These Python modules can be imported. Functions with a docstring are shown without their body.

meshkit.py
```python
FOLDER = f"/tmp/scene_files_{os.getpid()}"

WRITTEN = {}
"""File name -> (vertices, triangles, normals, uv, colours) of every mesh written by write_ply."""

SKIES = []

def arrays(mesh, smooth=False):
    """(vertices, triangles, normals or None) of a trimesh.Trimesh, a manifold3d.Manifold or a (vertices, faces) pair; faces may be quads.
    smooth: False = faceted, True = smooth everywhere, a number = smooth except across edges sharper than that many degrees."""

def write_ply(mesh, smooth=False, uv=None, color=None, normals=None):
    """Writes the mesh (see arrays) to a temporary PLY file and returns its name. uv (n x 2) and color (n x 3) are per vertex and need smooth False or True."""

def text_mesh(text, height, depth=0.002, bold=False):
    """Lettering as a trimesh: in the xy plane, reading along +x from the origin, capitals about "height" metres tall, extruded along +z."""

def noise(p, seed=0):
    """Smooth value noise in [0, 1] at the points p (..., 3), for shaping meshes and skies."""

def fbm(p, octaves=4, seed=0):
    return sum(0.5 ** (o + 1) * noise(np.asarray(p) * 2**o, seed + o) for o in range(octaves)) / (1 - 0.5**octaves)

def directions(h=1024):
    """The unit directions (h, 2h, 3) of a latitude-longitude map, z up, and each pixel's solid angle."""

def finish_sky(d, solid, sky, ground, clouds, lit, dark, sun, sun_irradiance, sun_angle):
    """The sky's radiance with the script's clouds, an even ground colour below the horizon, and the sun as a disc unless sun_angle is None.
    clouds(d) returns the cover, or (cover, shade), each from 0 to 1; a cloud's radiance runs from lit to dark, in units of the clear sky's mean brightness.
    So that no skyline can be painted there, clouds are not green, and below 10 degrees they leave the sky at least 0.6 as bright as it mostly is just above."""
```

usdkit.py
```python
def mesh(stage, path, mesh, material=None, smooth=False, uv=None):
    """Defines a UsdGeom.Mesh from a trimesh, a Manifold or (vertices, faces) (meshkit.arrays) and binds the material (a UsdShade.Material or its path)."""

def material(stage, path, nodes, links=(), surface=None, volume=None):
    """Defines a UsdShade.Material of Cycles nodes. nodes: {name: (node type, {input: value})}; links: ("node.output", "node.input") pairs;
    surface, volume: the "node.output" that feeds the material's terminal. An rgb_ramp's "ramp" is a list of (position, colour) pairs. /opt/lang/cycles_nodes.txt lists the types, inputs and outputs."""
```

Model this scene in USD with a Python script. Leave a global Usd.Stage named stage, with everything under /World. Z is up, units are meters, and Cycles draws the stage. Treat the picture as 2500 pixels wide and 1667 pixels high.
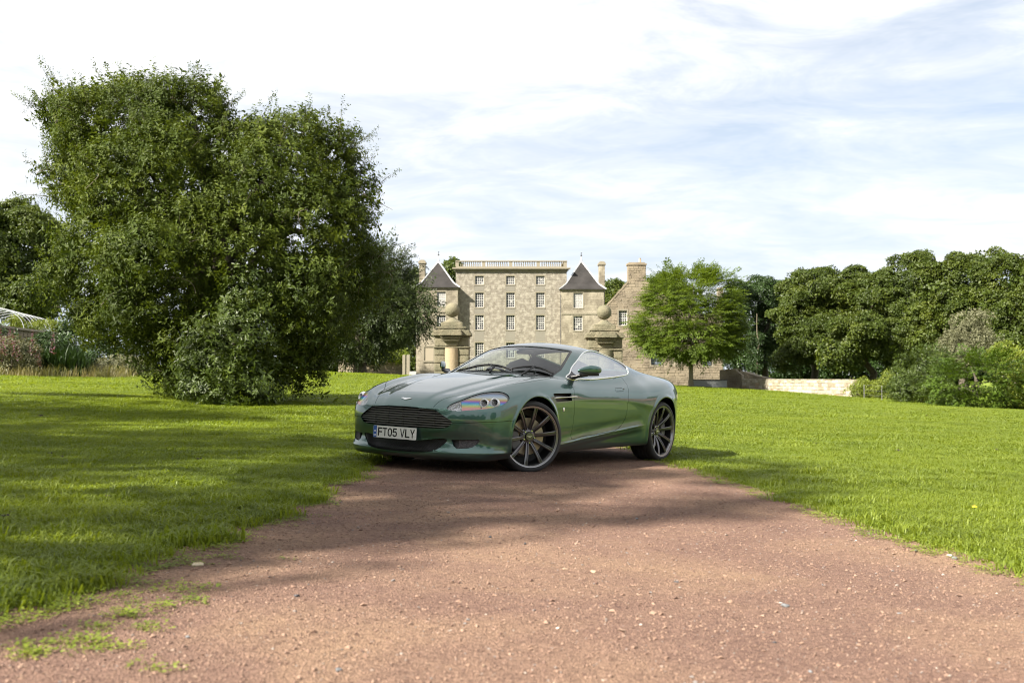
import math, random
import numpy as np
import trimesh, shapely, shapely.geometry as sg, shapely.ops
import manifold3d as m3
import usdkit, meshkit
from scipy.interpolate import PchipInterpolator, Akima1DInterpolator, RBFInterpolator
from pxr import Usd, UsdGeom, UsdLux, UsdShade, Sdf, Gf, Vt

stage = Usd.Stage.CreateInMemory()
UsdGeom.SetStageUpAxis(stage, "Z"); UsdGeom.SetStageMetersPerUnit(stage, 1.0)
UsdGeom.Xform.Define(stage, "/World"); UsdGeom.Scope.Define(stage, "/World/Looks")
rng = np.random.default_rng(7)
T_ = Sdf.ValueTypeNames

# ------------------------------------------------------------------ camera, sky, sun, exposure
EYE = np.array([0.0, 0.0, 0.87])
FOCAL_PX = 2600.0                                    # of a picture 2500 pixels wide
PITCH = math.atan((925 - 833.5) / FOCAL_PX)
EXPOSURE = 2.9
SUN_TO = np.array([-math.cos(math.radians(36)), -math.sin(math.radians(36)), 0.0])
SUN_EL = math.radians(38)
SUN_TO = np.array([SUN_TO[0] * math.cos(SUN_EL), SUN_TO[1] * math.cos(SUN_EL), math.sin(SUN_EL)])
cam = UsdGeom.Camera.Define(stage, "/World/Camera")
cam.CreateHorizontalApertureAttr(36.0); cam.CreateVerticalApertureAttr(24.0)
cam.CreateFocalLengthAttr(36.0 * FOCAL_PX / 2500)
cam.CreateFStopAttr(3.4); cam.CreateFocusDistanceAttr(10.4)
cam.CreateClippingRangeAttr(Gf.Vec2f(0.05, 6000))
cam.CreateExposureAttr(EXPOSURE)
_f = np.array([0, math.cos(PITCH), math.sin(PITCH)]); _u = np.array([0, -math.sin(PITCH), math.cos(PITCH)])
cam.AddTransformOp().Set(Gf.Matrix4d(1, 0, 0, 0, *_u, 0, *(-_f), 0, *EYE, 1))

def material(name, nodes, links=(), surface="p.BSDF", volume=None):
    return usdkit.material(stage, "/World/Looks/" + name, nodes, links, surface=surface, volume=volume)

dome = UsdLux.DomeLight.Define(stage, "/World/sky")
SKY = material("sky_look", {
    "s": ("sky_texture", {"sky_type": "single_scattering", "sun_disc": False, "sun_elevation": SUN_EL, "sun_rotation": math.atan2(SUN_TO[0], SUN_TO[1]), "aerosol_density": 1.6, "air_density": 1.0}),
    "tc": ("texture_coordinate", {}),
    "sep": ("separate_xyz", {}),
    "zz": ("math", {"math_type": "add", "value2": 0.16}),
    "ux": ("math", {"math_type": "divide"}), "uy": ("math", {"math_type": "divide"}),
    "uv": ("combine_xyz", {"z": 0.0}),
    "map": ("mapping", {"rotation": (0, 0, 0.25), "scale": (1.0, 1.45, 1.0), "location": (0.4, 1.7, 0.0)}),
    "n1": ("noise_texture", {"scale": 0.75, "detail": 9.0, "roughness": 0.56, "distortion": 0.35}),
    "n2": ("noise_texture", {"scale": 2.6, "detail": 8.0, "roughness": 0.62, "distortion": 0.6}),
    "mx": ("mix", {"fac": 0.42}),
    "r": ("rgb_ramp", {"ramp": [(0, (0.0,) * 3), (0.42, (0.06,) * 3), (0.50, (0.42,) * 3), (0.57, (0.90,) * 3), (1, (1,) * 3)]}),
    "lo": ("map_range", {"range_type": "smoothstep", "from_min": -0.02, "from_max": 0.42, "to_min": 0.95, "to_max": 0.25, "clamp": True}),
    "hz": ("mix", {"color2": (2.16, 2.42, 2.78)}), "hi": ("map_range", {"from_min": 0.10, "from_max": 0.40, "to_min": -0.015, "to_max": 0.088, "clamp": True}), "bias": ("math", {"math_type": "add"}),
    "shade": ("rgb_ramp", {"ramp": [(0.3, (2.95, 2.98, 3.03)), (0.7, (3.35, 3.36, 3.38))]}),
    "sky2": ("hsv", {"saturation": 0.9, "value": 0.45, "fac": 1.0}),
    "m": ("mix", {}),
    "b": ("background_shader", {"strength": 0.05}),
}, [("tc.generated", "sep.vector"), ("sep.z", "zz.value1"), ("sep.x", "ux.value1"), ("zz.value", "ux.value2"), ("sep.y", "uy.value1"), ("zz.value", "uy.value2"),
    ("ux.value", "uv.x"), ("uy.value", "uv.y"), ("uv.vector", "map.vector"), ("map.vector", "n1.vector"), ("map.vector", "n2.vector"),
    ("n1.color", "mx.color1"), ("n2.color", "mx.color2"), ("mx.color", "bias.value1"), ("sep.z", "hi.value"), ("hi.result", "bias.value2"), ("bias.value", "r.fac"), ("sep.z", "lo.value"), ("lo.result", "hz.fac"), ("sky2.color", "hz.color1"),
    ("n2.fac", "shade.fac"), ("s.color", "sky2.color"), ("hz.color", "m.color1"), ("shade.color", "m.color2"), ("r.color", "m.fac"), ("m.color", "b.color")],
    surface="b.background")
UsdShade.MaterialBindingAPI.Apply(dome.GetPrim()).Bind(SKY)
dome.GetPrim().SetCustomDataByKey("kind", "structure")
sun = UsdLux.DistantLight.Define(stage, "/World/sun")
sun.CreateIntensityAttr(0.62); sun.CreateAngleAttr(1.4); sun.CreateColorAttr(Gf.Vec3f(1.0, 0.93, 0.82)); sun.CreateNormalizeAttr(True)
_z = SUN_TO; _x = np.cross([0, 0, 1.0], _z); _x /= np.linalg.norm(_x); _y = np.cross(_z, _x)
sun.AddTransformOp().Set(Gf.Matrix4d(*_x, 0, *_y, 0, *_z, 0, 0, 0, 0, 1))

# ------------------------------------------------------------------ helpers
_used = {}
def path_for(name, parent=None):
    base = (parent.GetPath().pathString if parent is not None else "/World") + "/" + name
    n = _used.get(base, 0); _used[base] = n + 1
    return base if n == 0 else f"{base}_{n:03d}"
def prim(x):
    return x.GetPrim() if hasattr(x, "GetPrim") else x
def tag(o, label=None, cat=None, group=None, kind=None):
    for k, v in (("label", label), ("category", cat), ("group", group), ("kind", kind)):
        if v: prim(o).SetCustomDataByKey(k, v)
    return prim(o)
def mat4(R, t):
    R = np.asarray(R, float)
    return Gf.Matrix4d(*R[:, 0], 0, *R[:, 1], 0, *R[:, 2], 0, *map(float, t), 1)
def thing(name, label, cat, loc=(0, 0, 0), rotz=0.0, scale=None, group=None, kind=None, R=None):
    x = UsdGeom.Xform.Define(stage, path_for(name))
    if R is None:
        c, s = math.cos(rotz), math.sin(rotz); R = np.array([[c, -s, 0], [s, c, 0], [0, 0, 1]])
    if scale is not None: R = R * np.asarray(scale, float)
    x.AddTransformOp().Set(mat4(R, loc))
    return tag(x, label, cat, group, kind)
def sub(name, parent):
    return UsdGeom.Xform.Define(stage, path_for(name, parent)).GetPrim()
def obj(name, mesh, mat, parent=None, smooth=False, normals=None, label=None, kind=None, xform=None, uv=None):
    m = usdkit.mesh(stage, path_for(name, parent), mesh, mat, smooth=smooth, uv=uv)
    if normals is not None:
        m.CreateNormalsAttr(Vt.Vec3fArray.FromNumpy(np.asarray(normals, np.float32))); m.SetNormalsInterpolation("vertex")
    if xform is not None: m.AddTransformOp().Set(xform)
    return tag(m, label=label, kind=kind)
class MB:
    """collects simple solids into one mesh"""
    def __init__(s): s.v, s.f, s.n = [], [], 0
    def add(s, v, f):
        v = np.asarray(v, float); f = np.asarray(f, int)
        if f.shape[1] == 4: f = np.vstack([f[:, [0, 1, 2]], f[:, [0, 2, 3]]])
        s.v.append(v); s.f.append(f + s.n); s.n += len(v); return s
    def mesh(s, m): return s.add(m.vertices, m.faces)
    def box(s, lo, hi, R=None, t=None):
        lo, hi = np.asarray(lo, float), np.asarray(hi, float)
        v = np.array([[x, y, z] for x in (0, 1) for y in (0, 1) for z in (0, 1)]) * (hi - lo) + lo
        if R is not None: v = v @ np.asarray(R).T
        if t is not None: v = v + t
        return s.add(v, [[0, 1, 3, 2], [4, 6, 7, 5], [0, 4, 5, 1], [2, 3, 7, 6], [0, 2, 6, 4], [1, 5, 7, 3]])
    def tube(s, pts, r, sides=6, cap=True):
        p = np.asarray(pts, float); r = np.broadcast_to(r, (len(p),))
        t = np.gradient(p, axis=0); t /= np.linalg.norm(t, axis=1, keepdims=True) + 1e-12
        a = np.empty_like(t); ref = np.array([0, 0, 1.0]) if abs(t[0, 2]) < 0.9 else np.array([1.0, 0, 0])
        a[0] = np.cross(t[0], ref); a[0] /= np.linalg.norm(a[0])
        for i in range(1, len(p)):
            q = a[i - 1] - t[i] * (a[i - 1] @ t[i]); a[i] = q / (np.linalg.norm(q) + 1e-12)
        b = np.cross(t, a); g = np.arange(sides) * 2 * math.pi / sides
        v = p[:, None] + r[:, None, None] * (np.cos(g)[None, :, None] * a[:, None] + np.sin(g)[None, :, None] * b[:, None])
        v = v.reshape(-1, 3); i, j = np.meshgrid(np.arange(len(p) - 1), np.arange(sides), indexing="ij")
        q = np.stack([i * sides + j, i * sides + (j + 1) % sides, (i + 1) * sides + (j + 1) % sides, (i + 1) * sides + j], -1).reshape(-1, 4)
        f = np.vstack([q[:, [0, 1, 2]], q[:, [0, 2, 3]]])
        if cap:
            n = len(v); v = np.vstack([v, p[:1], p[-1:]]); k = np.arange(sides); e = (len(p) - 1) * sides
            f = np.vstack([f, np.stack([np.full(sides, n), (k + 1) % sides, k], 1), np.stack([np.full(sides, n + 1), e + k, e + (k + 1) % sides], 1)])
        return s.add(v, f)
    def get(s): return np.vstack(s.v), np.vstack(s.f)
    def build(s, name, mat, parent=None, **k): return obj(name, s.get(), mat, parent, **k)
def lathe(prof, sides=32, axis="z"):
    """closed or open profile [(radius, height)] turned round an axis"""
    p = np.asarray(prof, float); g = np.arange(sides) * 2 * math.pi / sides
    v = np.stack([p[:, None, 0] * np.cos(g), p[:, None, 0] * np.sin(g), np.repeat(p[:, 1:], sides, 1)], -1).reshape(-1, 3)
    i, j = np.meshgrid(np.arange(len(p) - 1), np.arange(sides), indexing="ij")
    f = np.stack([i * sides + j, i * sides + (j + 1) % sides, (i + 1) * sides + (j + 1) % sides, (i + 1) * sides + j], -1).reshape(-1, 4)
    f = np.vstack([f[:, [0, 1, 2]], f[:, [0, 2, 3]]])
    if axis == "y": v = v[:, [0, 2, 1]] * [1, 1, -1]
    return v, f
def px_at(px, py, d):
    """world point on the photograph pixel's line of sight at depth d (metres along y); used for surveying positions"""
    c, s = math.cos(PITCH), math.sin(PITCH)
    a, b = (px - 1250) / FOCAL_PX, -(py - 833.5) / FOCAL_PX
    v = np.array([a, c - b * s, s + b * c]); return EYE + v * (d / v[1])
def plain(name, color, rough=0.6, metallic=0.0, **k):
    return material(name, {"p": ("principled_bsdf", dict(base_color=color, roughness=rough, metallic=metallic, **k))})
def instancer(name, protos, which, pos, quat, scale, parent=None, kind=None, label=None, cat=None):
    """protos: list of (mesh, material[, smooth]); places copies of them"""
    pi = UsdGeom.PointInstancer.Define(stage, path_for(name, parent))
    base = pi.GetPath().pathString
    rel = pi.CreatePrototypesRel()
    for k, (me, ma) in enumerate(protos):
        pm = usdkit.mesh(stage, f"{base}/sprig_{k:03d}", me, ma); rel.AddTarget(pm.GetPath())
    pi.CreateProtoIndicesAttr(Vt.IntArray.FromNumpy(np.asarray(which, np.int32)))
    pi.CreatePositionsAttr(Vt.Vec3fArray.FromNumpy(np.asarray(pos, np.float32)))
    q = np.asarray(quat, np.float32)
    pi.CreateOrientationsAttr(Vt.QuathArray([Gf.Quath(float(a), float(b), float(c), float(d)) for a, b, c, d in q]) if not hasattr(Vt.QuathArray, "FromNumpy") else Vt.QuathArray.FromNumpy(q[:, [1, 2, 3, 0]].astype(np.float16)))
    sc = np.asarray(scale, np.float32)
    if sc.ndim == 1: sc = np.repeat(sc[:, None], 3, 1)
    pi.CreateScalesAttr(Vt.Vec3fArray.FromNumpy(sc))
    return tag(pi, label=label, cat=cat, kind=kind)
def quat_mul(a, b):
    w1, x1, y1, z1 = a.T; w2, x2, y2, z2 = b.T
    return np.stack([w1*w2-x1*x2-y1*y2-z1*z2, w1*x2+x1*w2+y1*z2-z1*y2, w1*y2-x1*z2+y1*w2+z1*x2, w1*z2+x1*y2-y1*x2+z1*w2], 1)
def quat_axis(axis, ang):
    axis = np.broadcast_to(np.asarray(axis, float), (len(ang), 3)); axis = axis / np.linalg.norm(axis, axis=1, keepdims=True)
    return np.hstack([np.cos(ang / 2)[:, None], axis * np.sin(ang / 2)[:, None]])
def quat_from_z(d):
    """turns +z to the directions d"""
    d = d / np.linalg.norm(d, axis=1, keepdims=True); z = np.array([0, 0, 1.0])
    c = np.cross(np.broadcast_to(z, d.shape), d); w = 1 + d[:, 2]
    q = np.hstack([w[:, None], c]); bad = w < 1e-6; q[bad] = [0, 1, 0, 0]
    return q / np.linalg.norm(q, axis=1, keepdims=True)
# ------------------------------------------------------------------ terrain: one sheet through surveyed points (it falls gently to the right and rises to the left and the rear)
def near_z(x): return -0.0377 * (x + 0.53)
_pts = [(x, y, near_z(x)) for x in (-7, -4, -2, 0, 2, 4, 7) for y in (-4, 1, 5, 9, 13)]
_pts += [tuple(px_at(*q)) for q in [(550, 981, 23), (330, 966, 25), (60, 908, 45), (360, 914, 45), (750, 906, 62), (880, 919, 72), (1000, 918, 97), (1080, 921, 134), (1690, 944, 90), (1640, 943, 108),
         (1815, 951, 92), (2078, 972, 72), (2400, 999, 55), (2500, 1004, 50), (2250, 986, 62), (1250, 934, 70), (2000, 985, 45), (1900, 950, 110)]]
_pts += [(-45, 15, 1.6), (-45, 60, 2.6), (-70, 140, 3.5), (0, 260, 3.0), (60, 200, 1.0), (40, 20, -1.2), (45, 70, -1.0), (-20, -40, .6), (25, -40, -.6), (60, -40, -1.5), (-60, -40, 1.8), (-120, 300, 4), (120, 300, 1)]
_pts = np.array(_pts)
_rbf = RBFInterpolator(_pts[:, :2], _pts[:, 2], kernel="linear", smoothing=0.6, degree=1)
_gx = np.r_[np.linspace(-140, -14, 34), np.arange(-13.5, 13.6, .5), np.linspace(14, 140, 34)]; _gy = np.r_[np.linspace(-90, -6, 15), np.arange(-5, 30, .5), np.linspace(30, 320, 70)[1:]]
_GX, _GY = np.meshgrid(_gx, _gy, indexing="ij"); _GZ = _rbf(np.stack([_GX.ravel(), _GY.ravel()], 1)).reshape(_GX.shape)
from scipy.ndimage import gaussian_filter
from scipy.interpolate import RegularGridInterpolator
_ux, _uy = np.arange(-140, 140.1, 1.0), np.arange(-90, 320.1, 1.0)
_uz = RegularGridInterpolator((_gx, _gy), _GZ)(np.stack(np.meshgrid(_ux, _uy, indexing="ij"), -1)); _uz = gaussian_filter(_uz, 2.0)
_terrain = RegularGridInterpolator((_ux, _uy), _uz, bounds_error=False, fill_value=None)
def ground_z(x, y):
    x, y = np.asarray(x, float), np.asarray(y, float); z = _terrain(np.stack([x, y], -1)); w = 1 / (1 + np.exp((np.hypot(x * .9, y - 6) - 13) / 1.5))
    return z * (1 - w) + near_z(x) * w
def ground_at(px, py):
    """where the photograph pixel's line of sight meets the ground"""
    v = px_at(px, py, 1.0) - EYE; t = np.geomspace(1.5, 300, 4000); q = EYE + t[:, None] * v; below = q[:, 2] < ground_z(q[:, 0], q[:, 1]); i = int(np.argmax(below))
    return q[i] if below.any() else q[-1]
_v = np.stack([_GX, _GY, ground_z(_GX, _GY)], -1).reshape(-1, 3)
_far = 2200.0                                        # a skirt carries the sheet out to the horizon
nI, nJ = _GX.shape; _i, _j = np.meshgrid(np.arange(nI - 1), np.arange(nJ - 1), indexing="ij"); _a = (_i * nJ + _j).ravel()
_q = np.stack([_a, _a + nJ, _a + nJ + 1, _a + 1], 1)
ring = np.r_[np.arange(nJ) , np.arange(1, nI) * nJ + nJ - 1, (nI - 1) * nJ + np.arange(nJ - 2, -1, -1), np.arange(nI - 2, 0, -1) * nJ]
rv = _v[ring]; out = rv.copy(); d_ = out[:, :2] - [0, 110]; out[:, :2] = [0, 110] + d_ / np.abs(d_ / [140, 210]).max(1, keepdims=True) * 8; out[:, 2] = 1.0
k = np.arange(len(ring)); kn = (k + 1) % len(ring); n0 = len(_v)
_all = np.vstack([_v, out]); _sk = np.stack([ring[kn], ring[k], n0 + k, n0 + kn], 1)
GRASS_SOIL = material("lawn_turf", {"g": ("geometry", {}), "n": ("noise_texture", {"scale": 0.35, "detail": 5.0, "roughness": 0.6}), "n2": ("noise_texture", {"scale": 9.0, "detail": 4.0, "roughness": 0.65}),
    "mx": ("mix", {"fac": 0.45}), "r": ("rgb_ramp", {"ramp": [(0.25, (0.080, 0.118, 0.012)), (0.5, (0.130, 0.175, 0.019)), (0.72, (0.178, 0.216, 0.030)), (0.9, (0.20, 0.195, 0.06))]}), "b": ("bump", {"strength": 0.6, "distance": 0.05}),
    "p": ("principled_bsdf", {"roughness": 0.9, "specular_ior_level": 0.15})},
    [("g.position", "n.vector"), ("g.position", "n2.vector"), ("n.color", "mx.color1"), ("n2.color", "mx.color2"), ("mx.color", "r.fac"), ("r.color", "p.base_color"), ("n2.fac", "b.height"), ("b.normal", "p.normal")])
o = obj("lawn", (_all, np.vstack([_q, _sk])), GRASS_SOIL, smooth=True, kind="structure"); tag(o, "green lawn sloping gently across the whole grounds", "lawn")

# the red gravel drive
LEFT_EDGE = [(0, 1500), (160, 1437), (311, 1382), (457, 1330), (560, 1290), (690, 1238), (795, 1190), (870, 1152)]
RIGHT_EDGE = [(2500, 1388), (2236, 1320), (2020, 1248), (1805, 1178), (1600, 1112)]
le = np.array([ground_at(*q)[:2] for q in LEFT_EDGE]); re_ = np.array([ground_at(*q)[:2] for q in RIGHT_EDGE])
le = np.vstack([[(-2.9, -12), (-2.5, 1.0)], le, [(-1.55, 11.5), (-1.6, 16), (-1.7, 30), (-1.75, 52), (-1.7, 90), (-4, 128)]])
re_ = np.vstack([[(3.3, -12), (3.2, 2.0)], re_, [(1.74, 15.5), (2.1, 22), (2.7, 34), (3.25, 52), (3.4, 90), (7, 128)]])
def dense(p, step=.06):
    s = np.r_[0, np.cumsum(np.linalg.norm(np.diff(p, axis=0), axis=1))]; t = np.unique(np.r_[np.arange(0, min(s[-1], 40), step), np.linspace(min(s[-1], 40), s[-1], 60)])
    return np.stack([PchipInterpolator(s, p[:, k])(t) for k in (0, 1)], 1)
le_d, re_d = dense(le), dense(re_)
def wob(p, seed): return (meshkit.fbm(np.c_[p * 2.2, np.full(len(p), seed)], 4, seed) - .5) * .34
le_j = le_d + np.c_[wob(le_d, 3), 0 * le_d[:, 0]]; re_j = re_d + np.c_[wob(re_d, 5), 0 * re_d[:, 0]]
drive_poly = sg.Polygon(np.vstack([le_j, re_j[::-1]])).buffer(0)
shapely.prepare(drive_poly)
yl = np.unique(np.r_[np.arange(-12, 16, .10), np.arange(16, 60, .5), np.arange(60, 128, 2.)])
xl, xr = np.interp(yl, le_j[:, 1], le_j[:, 0]), np.interp(yl, re_j[:, 1], re_j[:, 0]); u = np.linspace(0, 1, 41)
X = xl[:, None] * (1 - u) + xr[:, None] * u; Y = np.repeat(yl[:, None], 41, 1)
Z = ground_z(X, Y) + .006 + .045 * np.minimum(1, 6 * u * (1 - u))[None] * 0 + (meshkit.fbm(np.stack([X * .9, Y * .9, 0 * X], -1), 3, 4) - .4) * .022 * np.minimum(1, 8 * u * (1 - u))[None]
Z = np.maximum(Z, ground_z(X, Y) + .005)
a_ = (np.arange(len(yl) - 1)[:, None] * 41 + np.arange(40)[None]).ravel()
GRAVEL = material("red_gravel", {"g": ("geometry", {}), "n": ("noise_texture", {"scale": 0.55, "detail": 6.0, "roughness": 0.62, "distortion": 0.4}), "v": ("voronoi_texture", {"scale": 75.0}), "v2": ("voronoi_texture", {"scale": 190.0}),
    "r": ("rgb_ramp", {"ramp": [(0.30, (0.132, 0.078, 0.061)), (0.46, (0.172, 0.106, 0.080)), (0.58, (0.220, 0.143, 0.097)), (0.74, (0.29, 0.195, 0.118))]}),
    "sp": ("separate_color", {}), "rv": ("rgb_ramp", {"ramp": [(0.0, (0.55, 0.50, 0.50)), (0.3, (0.85, 0.82, 0.80)), (0.75, (1.10, 1.08, 1.04)), (0.96, (1.2, 1.18, 1.15)), (1.0, (1.4, 1.4, 1.4))]}),
    "mu": ("mix", {"mix_type": "multiply", "fac": 0.85}), "ad": ("math", {"math_type": "add"}), "b": ("bump", {"strength": 0.75, "distance": 0.012}), "p": ("principled_bsdf", {"roughness": 0.92, "specular_ior_level": 0.25})},
    [("g.position", "n.vector"), ("g.position", "v.vector"), ("g.position", "v2.vector"), ("n.fac", "r.fac"), ("v.color", "sp.color"), ("sp.r", "rv.fac"), ("r.color", "mu.color1"), ("rv.color", "mu.color2"), ("mu.color", "p.base_color"),
     ("v.distance", "ad.value1"), ("v2.distance", "ad.value2"), ("ad.value", "b.height"), ("b.normal", "p.normal")])
o = obj("gravel_drive", (np.stack([X, Y, Z], -1).reshape(-1, 3), np.stack([a_, a_ + 1, a_ + 42, a_ + 41], 1)), GRAVEL, smooth=True, kind="structure"); tag(o, "red gravel drive running from the foreground under the car", "drive")
_dz = RegularGridInterpolator((yl, np.linspace(0, 1, 41)), Z, bounds_error=False, fill_value=None)
def drive_z(x, y):
    a, b = np.interp(y, yl, xl), np.interp(y, yl, xr); return _dz(np.stack([y, np.clip((x - a) / (b - a), 0, 1)], -1))

# loose chippings on the drive
def chip(seed, flat=.6):
    r = np.random.default_rng(seed); p = r.normal(size=(11, 3)); p /= np.linalg.norm(p, axis=1, keepdims=True); p *= r.uniform(.75, 1.1, (11, 1)); p[:, 2] *= flat
    return m3.Manifold.hull_points(p)
def stone_mat(name, ramp, rough=.85):
    return material(name, {"o": ("object_info", {}), "r": ("rgb_ramp", {"ramp": ramp}), "p": ("principled_bsdf", {"roughness": rough, "specular_ior_level": 0.3})}, [("o.random", "r.fac"), ("r.color", "p.base_color")])
CHIP = stone_mat("gravel_chip", [(0, (.11, .067, .052)), (.35, (.165, .103, .076)), (.65, (.205, .132, .094)), (.92, (.24, .163, .118)), (.985, (.14, .13, .125)), (1, (.32, .27, .22))])
n = 90000
yy_ = 2.6 + 9.5 * rng.random(n) ** 1.35; a, b = np.interp(yy_, yl, xl), np.interp(yy_, yl, xr); xx_ = a + (b - a) * rng.random(n)
keep = np.abs(xx_) < .52 * yy_ + .5; xx_, yy_ = xx_[keep], yy_[keep]; n = len(xx_)
sz = np.exp(rng.normal(math.log(.0033), .45, n)).clip(.0018, .016)
instancer("loose_gravel", [(chip(s), CHIP) for s in range(6)], rng.integers(0, 6, n), np.c_[xx_, yy_, drive_z(xx_, yy_) + sz * .25], quat_axis([0, 0, 1], rng.random(n) * 6.28), sz, kind="stuff", label="loose reddish chippings scattered over the gravel drive", cat="gravel")

# grass: clumps of single blades
def tuft(n, w, h0, h1, seed, bend=.5, width=.0035):
    r = np.random.default_rng(seed); V, F = [], []
    for k in range(n):
        x, y = r.uniform(-w, w, 2); h = r.uniform(h0, h1); a = r.uniform(0, 6.283); l = h * bend * r.uniform(.3, 1.3); wd = width * r.uniform(.7, 1.4)
        d = np.array([math.cos(a), math.sin(a)]); p = np.array([-d[1], d[0]]) * wd
        q = [(*(np.array([x, y]) + p), 0), (*(np.array([x, y]) - p), 0), (*(np.array([x, y]) + d * l * .35 - p * .8), h * .62), (*(np.array([x, y]) + d * l * .35 + p * .8), h * .62), (*(np.array([x, y]) + d * l), h * (1 - .25 * bend))]
        i = len(V); V += q; F += [[i, i + 1, i + 2], [i, i + 2, i + 3], [i + 3, i + 2, i + 4]]
    return np.array(V), np.array(F)
def leaf_mat(name, ramp, rough=.5, trans=.35, tcol=1.5, spec=.4, noise=None):
    nodes = {"o": ("object_info", {}), "i": ("geometry", {}), "ad": ("math", {"math_type": "multiply_add", "value2": 0.45}), "am": ("math", {"math_type": "multiply", "value2": 0.55}), "r": ("rgb_ramp", {"ramp": ramp}),
             "p": ("principled_bsdf", {"roughness": rough, "specular_ior_level": spec}), "t": ("translucent_bsdf", {}), "tc": ("mix", {"mix_type": "multiply", "fac": 1.0, "color2": (tcol * 1.05, tcol, tcol * .5)}), "m": ("mix_closure", {"fac": trans})}
    links = [("o.random", "am.value1"), ("i.random_per_island", "ad.value1"), ("am.value", "ad.value3"), ("r.color", "p.base_color"), ("r.color", "tc.color1"), ("tc.color", "t.color"), ("p.BSDF", "m.closure1"), ("t.BSDF", "m.closure2")]
    if noise:
        nodes["nz"] = ("noise_texture", {"scale": noise, "detail": 3.0}); nodes["nm"] = ("mix_float", {"fac": 0.5}); links += [("i.position", "nz.vector"), ("ad.value", "nm.a"), ("nz.fac", "nm.b"), ("nm.result", "r.fac")]
    else: links += [("ad.value", "r.fac")]
    return material(name, nodes, links, surface="m.closure")
BLADE = leaf_mat("grass_blade", [(0.1, (.078, .114, .010)), (.40, (.128, .170, .017)), (.62, (.175, .216, .024)), (.85, (.24, .25, .045))], rough=.5, trans=.42, tcol=1.7, spec=.3, noise=.5)
NEAR = [(tuft(150, .19, .03, .065, s, .8), BLADE) for s in range(5)]; LONG = [(tuft(90, .13, .07, .15, 20 + s, .9, .0042), BLADE) for s in range(4)]
def scatter(dens, x0, x1, y0, y1, margin=.04, edge=True):
    n = int(dens * (x1 - x0) * (y1 - y0)); x, y = rng.uniform(x0, x1, n), rng.uniform(y0, y1, n)
    k = (np.abs(x) < .53 * y + 1.2); x, y = x[k], y[k]
    l, r = np.interp(y, le_j[:, 1], le_j[:, 0]), np.interp(y, re_j[:, 1], re_j[:, 0]); k = (x < l - margin) | (x > r + margin); return x[k], y[k], np.minimum(np.abs(x - l), np.abs(x - r))[k]
def car_free(x, y, m=.15):
    q = (np.c_[x, y] - CAR_XY) @ CAR_R2; return ~((np.abs(q[:, 1]) < .92 + m) & (q[:, 0] < .95 + m) & (q[:, 0] > -3.7 - m)), q
CAR_XY = np.array([-.53, 10.75]); _cy, _sy = math.cos(math.radians(235.7)), math.sin(math.radians(235.7)); CAR_R2 = np.array([[_cy, -_sy], [_sy, _cy]])
P_, S_, I_ = [], [], []
for dens, y0, y1, sx, sz_ in ((62, 2.6, 10, 1.0, 1.0), (34, 10, 16, 1.25, 1.05), (14, 16, 28, 1.9, 1.1), (4.6, 28, 55, 3.3, 1.25), (1.35, 55, 120, 6.5, 1.6)):
    h = .53 * y1 + 1.2; x, y, e = scatter(dens, -h, h, y0, y1, .05); hgt = .75 + .8 * meshkit.fbm(np.c_[x * .7, y * .7, 0 * x], 3, 9); hgt *= np.where(y < 60, 1, 1)
    P_.append(np.c_[x, y, ground_z(x, y) - .004]); s = np.full(len(x), sx) * rng.uniform(.85, 1.15, len(x)); S_.append(np.c_[s, s, sz_ * hgt])
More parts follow.
